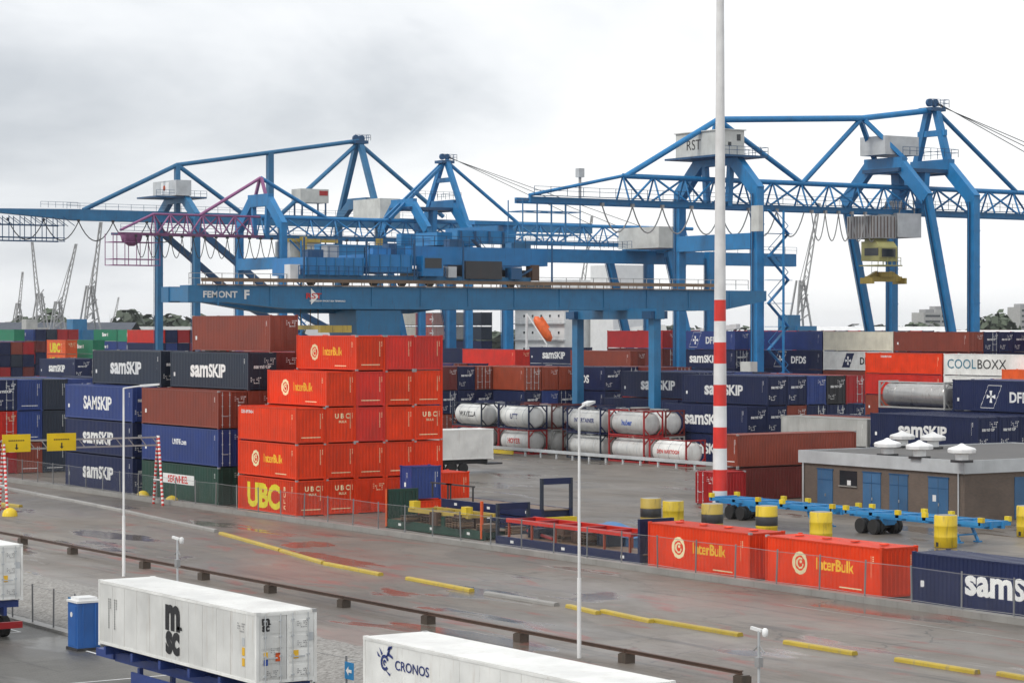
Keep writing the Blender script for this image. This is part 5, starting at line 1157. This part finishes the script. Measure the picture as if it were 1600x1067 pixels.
# ------------------------------------------------------------------ far shore
def far(x, D): return at_depth(x, D)
sh = MB(); c0 = far(-900, 830); c1 = far(2600, 760); c2 = far(4200, 5600); c3 = far(-2600, 5600)
sh.add([(*c0,-.5),(*c1,-.5),(*c2,-.5),(*c3,-.5),(*c0,-4),(*c1,-4)], [(0,1,2,3),(4,5,1,0)]); struct(sh, 'far_shore', M['far_ground'])
def shed(x0, x1, D, h, roof, wall, label, pitch=.12):
    b0, a0 = far(x0, D); b1, a1 = far(x1, D*1.0); t = thing('warehouse', label, 'warehouse', ((b0+b1)/2, (a0+a1)/2, -.5)); p0 = Vector((b0,a0,0)); p1 = Vector((b1,a1,0)); d = (p1-p0).normalized(); n_ = Vector((-d.y, d.x, 0)); w = 38
    V = [p0, p1, p1+n_*w, p0+n_*w]; q = MB(); q.add([(v.x,v.y,-.5) for v in V]+[(v.x,v.y,h) for v in V], [(0,1,5,4),(1,2,6,5),(2,3,7,6),(3,0,4,7)]); q.build('wall', M[wall], t)
    m0 = p0+n_*w/2; m1 = p1+n_*w/2; e = d*1.2
    q = MB(); q.add([(*(p0-e-n_)[:2],h-.1),(*(p1+e-n_)[:2],h-.1),(*(m1+e)[:2],h+w*pitch),(*(m0-e)[:2],h+w*pitch),(*(V[3]-e+n_)[:2],h-.1),(*(V[2]+e+n_)[:2],h-.1)], [(0,1,2,3),(3,2,5,4)]); q.build('roof', M[roof], t)
    n = int((p1-p0).length/9)
    for i in range(n):
        c = p0+d*(4+i*9)-n_*.1; q = MB(); q.beam((*c[:2],-.5), (*c[:2],h*.72), 4.5, .12); q.build('door', M['steel' if i % 3 else 'slate'], t)
shed(1238, 1500, 640, 9.0, 'wpaint', 'slate', 'long quay shed with a bright white roof across the water'); shed(1502, 1690, 650, 8.0, 'wpaint', 'grey', 'pale roofed quay shed next to the long white one')
shed(-40, 195, 870, 10.5, 'slate', 'grey', 'long blue grey shed across the harbour'); shed(198, 300, 900, 9, 'grey', 'steel', 'low grey shed beyond the blue grey one'); shed(905, 1040, 700, 9.5, 'grey', 'white', 'grey roofed shed behind the ship')
shed(480, 610, 900, 10, 'steel', 'grey', 'dull grey shed behind the gantry crane')
for x, w_, hh, D in ((1448,22,26,2200), (1462,16,29,2230), (1594,16,31,2200)):
    b, a = far(x, D); t = thing('apartment_block', f'hazy grey apartment block on the horizon, {"taller" if hh > 33 else "lower"} and {"wider" if w_ > 25 else "narrower"}', 'building', (b, a, -.5)); bx(t, 'wall', 'grey', b-w_/2, b+w_/2, a-8, a+8, -.5, hh); bx(t, 'roof', 'steel', b-w_/4, b+w_/4, a-4, a+4, hh, hh+3)
    for i in range(int(hh/5)): bx(t, 'window', 'glass', b-w_/2+2, b+w_/2-2, a-8.1, a-8.02, 2+i*5, 4+i*5)
rf = random.Random(21); q = {}
for x in range(1205, 1610, 9):
    for k in range(rf.choice((2,3,4,4,5))):
        c = rf.choice(('maroon','navy','brown','blue','grey','crimson','cblue2','slate','rust')); b, a = far(x+rf.uniform(-3,3), 760+rf.uniform(0,90)); Lx = 12.2
        q.setdefault(c, MB()).box(b, b+2.4, a, a+Lx, -.5+k*2.6, 2.0+k*2.6); q[c].box(b-9, b-.3, a+1, a+3.4, -.5+k*2.6, 2.0+k*2.6)
for x in range(1040, 1210, 12):
    for k in range(3): c = rf.choice(('navy','brown','slate','crimson')); b, a = far(x, 800); q.setdefault(c, MB()).box(b, b+9, a, a+2.4, -.5+k*2.6, 2.0+k*2.6)
for c, mb in q.items(): o = struct(mb, 'far_containers', M[c], 'stuff')

# trees across the water
def crown_mesh(seed, n=420):
    rg = random.Random(seed); q = MB(); cl = [(rg.uniform(-.6,.6), rg.uniform(-.6,.6), rg.uniform(.35,.95), rg.uniform(.25,.48)) for _ in range(9)]
    for i in range(n):
        cx, cy, cz, r = rg.choice(cl); u = Vector((rg.gauss(0,1), rg.gauss(0,1), rg.gauss(0,1))).normalized(); p = Vector((cx,cy,cz))+u*r*rg.uniform(.55,1.); s = rg.uniform(.06,.12)
        a = Vector((rg.gauss(0,1), rg.gauss(0,1), rg.gauss(0,1))).normalized(); b = u.cross(a).normalized(); c = b.cross(u)+u*.3; q.add([p-b*s-c*s, p+b*s-c*s, p+b*s*.7+c*s, p-b*s*.7+c*s], [(0,1,2,3)])
    return q.mesh('crown')
crowns = [crown_mesh(i) for i in range(5)]; qt = MB(); qt.tube((0,0,-.05), (0,0,.75), .05, .02, 7); qt.beam((0,0,.3), (.35,.1,.75), .03); qt.beam((0,0,.35), (-.3,-.15,.8), .03); trunk = qt.mesh('trunk')
def tree(x, D, h, w):
    b, a = far(x, D); t = thing('broadleaf_tree', 'hazy green broadleaf tree in the row across the water', 'tree', (b, a, -.5), rf.uniform(0,6), 'trees across the water')
    c = put('crown', rf.choice(crowns), M[rf.choice(('leaf','leaf2'))], t); tr = put('trunk', trunk, M['bark'], t); t.scale = (w*.72, w*.72, h*.85)
for x, D, h, w in ((40,1000,15,17), (55,1000,19,20), (72,1010,20,22), (92,1000,17,18), (112,1020,13,16), (125,1010,15,15), (160,1020,12,14), (178,1020,15,16), (200,1030,17,18), (222,1020,20,24), (243,1020,17,20), (268,1030,18,24), (290,1030,17,20), (20,1010,11,14), (0,1010,11,15),
    (330,1030,14,20), (355,1030,13,20), (1540,900,16,16), (1556,905,18,18), (1525,910,14,16), (1575,920,12,16), (1500,960,11,16), (1350,1050,13,22), (1375,1060,14,22), (1400,1060,14,24), (1425,1060,14,22), (1330,1060,11,20), (1300,1060,9,20), (1270,1060,9,20), (1235,1060,10,20), (1440,1100,15,20)): tree(x, D, h, w)
for i in range(26): tree(-30+i*66+rf.uniform(-20,20), 1180+rf.uniform(0,120), rf.uniform(9,14), rf.uniform(22,34))

# harbour jib cranes in the distance
def jib_crane(x, D, zc, jx, jz, col, label, sc=1.):
    b, a = far(x, D); t = thing('harbour_crane', label, 'crane', (b, a, -.5)); rx, ry = CS, -SN
    for sx in (-1, 1):
        for sy in (-1, 1): bp(t, 'leg', 'steel', (b+sx*5*sc,a+sy*5*sc,-.5), (b+sx*2*sc,a+sy*2*sc,zc-5*sc), 1.0*sc)
    bx(t, 'cabin', col, b-4*sc, b+4*sc, a-3.5*sc, a+3.5*sc, zc-5*sc, zc+1.5*sc); bx(t, 'counter_house', col, b-7*sc, b-2*sc, a-2.5*sc, a+2.5*sc, zc-3*sc, zc+5*sc)
    top = zc+16*sc
    for sx in (-1, 1):
        for sy in (-1, 1): bp(t, 'tower_leg', 'steel', (b+sx*3*sc,a+sy*2*sc,zc+1), (b+sx*.8*sc,a+sy*.8*sc,top), .5*sc)
    for i in range(5): z = zc+2+i*3*sc; w = 2.8-.4*i; bp(t, 'tower_brace', 'steel', (b-w*sc,a-1.5*sc,z), (b+w*sc,a-1.5*sc,z+3*sc), .35*sc)
    e = Vector((b+rx*jx, a+ry*jx, jz)); f = Vector((b,a,zc+4))
    for o in (-.9, .9): tp(t, 'jib_chord', 'steel', f+Vector((rx*o,ry*o,0))*sc, e+Vector((rx*o*.3,ry*o*.3,0)), .28*sc, n=6)
    q = MB(); n = 14
    for i in range(n): s = 1 if i % 2 else -1; q.beam(f.lerp(e, i/n)+Vector((rx,ry,0))*(.9*s*(1-.7*i/n)*sc), f.lerp(e, (i+1)/n)-Vector((rx,ry,0))*(.9*s*(1-.7*(i+1)/n)*sc), .2*sc)
    q.build('jib_lattice', M['steel'], t); tp(t, 'luffing_rope', 'steel', (b,a,top), e, .12*sc, n=5)
jib_crane(140, 640, 11.5, 3.0, 41, 'cblue2', 'dark lattice harbour crane with blue cabin and upright jib', .8); jib_crane(90, 720, 9, 5.5, 38, 'cblue2', 'pale lattice harbour crane beside the dark one', .75); jib_crane(62, 820, 12, -2.5, 42, 'grey', 'faint grey harbour crane with a thin upright jib', .8)
jib_crane(1250, 620, 12.5, 4.8, 45, 'cblue2', 'harbour crane with blue cabin behind the house crane', .8); jib_crane(905, 760, 14, 4, 48, 'grey', 'faint grey harbour crane behind the boom tip', .7); jib_crane(28, 1000, 12, 2, 36, 'grey', 'distant thin harbour crane by the trees', .7); jib_crane(176, 1200, 8, 3, 28, 'grey', 'small distant harbour crane beyond the trees', .6)
b_, a_ = at_depth(1278, 560); q = MB(); q.lathe([(1.1,0),(.9,.5),(.2,1.6),(.1,2.6)], 10, (b_,a_,22)); q.tube((b_,a_,24), (b_,a_,44), .05, n=5); 
# ------------------------------------------------------------------ closing pass
bpy.context.view_layer.update()
from mathutils.bvhtree import BVHTree
roots = [o for o in bpy.data.objects if o.parent is None and o.name.startswith('shipping_container')]
PV = []; PF = []; ext = []
for r in roots:
    L_, H_ = r['dim']; w_ = 1.21; mw = r.matrix_world; n0 = len(PV)
    bb = [mw @ Vector((x, y, z)) for z in (.05, H_-.03) for x, y in ((-w_,-L_/2), (w_,-L_/2), (w_,L_/2), (-w_,L_/2))]
    PV += bb; PF += [tuple(n0+i for i in f) for f in ((3,2,1,0),(4,5,6,7),(0,1,5,4),(1,2,6,5),(2,3,7,6),(3,0,4,7))]
    ext.append((min(v.x for v in bb), max(v.x for v in bb), min(v.y for v in bb), max(v.y for v in bb), min(v.z for v in bb), max(v.z for v in bb)))
bvh = BVHTree.FromPolygons(PV, PF); cp = Vector((0,0,CAM_H)); score = {}
for k, r in enumerate(roots):
    x0, x1, y0, y1, z0, z1 = ext[k]; pts = []
    for i in range(7):
        for j in range(5):
            f, g_ = (i+.5)/7, (j+.5)/5; pts += [(x0, y0+(y1-y0)*f, z0+(z1-z0)*g_), (x0+(x1-x0)*f, y0, z0+(z1-z0)*g_)]
            if z1 < CAM_H: pts.append((x0+(x1-x0)*g_, y0+(y1-y0)*f, z1))
    s = 0
    for p in pts:
        d = Vector(p)-cp; Dp = SN*d.x+CS*d.y; px = (CS*d.x-SN*d.y)/Dp*FPX+800
        if not -6 < px < 1606: continue
        loc, nn, idx, dist = bvh.ray_cast(cp, d.normalized(), d.length+3)
        if idx is not None and idx//6 == k: s += 1
    score[r.name] = s*(300/max(60, (r.location-cp).length))**2
rank = sorted(roots, key=lambda r: -score[r.name]); drop = [r for i, r in enumerate(rank) if score[r.name] == 0 or i >= 285]
hid = {}; names = set()
for r in drop:
    for c in r.children:
        if c.name.split('.')[0] in ('shell', 'roof', 'frame', 'door'):
            m = c.material_slots[0].material.name; hid.setdefault(m, []).append((c.data, r.matrix_world @ Matrix.LocRotScale(c.location, None, None)))
mats = list(hid); HV = []; HF = []; HI = []; GEO = {}
for i, k in enumerate(mats):
    for me, mw in hid[k]:
        if me.name not in GEO: GEO[me.name] = ([v.co.copy() for v in me.vertices], [tuple(p.vertices) for p in me.polygons])
        vs, fs = GEO[me.name]; n0 = len(HV)
        HV += [tuple(mw @ v) for v in vs]; HF += [tuple(a+n0 for a in f) for f in fs]; HI += [i]*len(fs)
me = bpy.data.meshes.new('stacked_containers'); me.from_pydata(HV, [], HF)
for k in mats: me.materials.append(bpy.data.materials[k])
me.polygons.foreach_set('material_index', HI)
o = bpy.data.objects.new('stacked_containers', me); COL.objects.link(o); o['kind'] = 'stuff'
dead = []
for r in drop: dead += list(r.children_recursive)+[r]
bpy.data.batch_remove(dead)
nkept = len(roots)-len(drop)
for o in bpy.data.objects:
    n = o.name.split('.')[0]
    if n in ('marking', 'door_marking', 'locking_bars', 'railing', 'maintenance_cage', 'stair', 'jib_lattice', 'walkway'): o['kind'] = 'stuff'

# thin air: far things fade
q = MB(); q.box(-320, 6100, -250, 6100, -5, 60); hz = q.build('haze', None); hz['kind'] = 'stuff'
m = bpy.data.materials.new('haze'); m.use_nodes = True; n = m.node_tree.nodes; n.remove(n['Principled BSDF']); v = n.new('ShaderNodeVolumePrincipled'); v.inputs['Color'].default_value = (.93,.96,1,1); v.inputs['Density'].default_value = .00006; v.inputs['Anisotropy'].default_value = .2
m.node_tree.links.new(v.outputs[0], n['Material Output'].inputs['Volume']); hz.data.materials.clear(); hz.data.materials.append(m)
for o in bpy.data.objects:
    if o.parent is None and 'label' in o and len(o['label'].split()) > 16:
        l = o['label'].replace(' with large white', ' with white').replace(' in the ', ' in ').replace(' the ', ' ')
        o['label'] = ' '.join(l.split()[:16])
# ------------------------------------------------------------------ closing pass: look-alikes share a group
cnt = {}
for o in bpy.data.objects:
    if o.parent is None and 'label' in o: cnt.setdefault(o['label'], []).append(o)
for l, os in cnt.items():
    if len(os) > 1:
        for o in os:
            if 'group' not in o: o['group'] = 'look-alikes: '+' '.join(l.split()[:9])
for o in bpy.data.objects:
    if 'dim' in o: del o['dim']
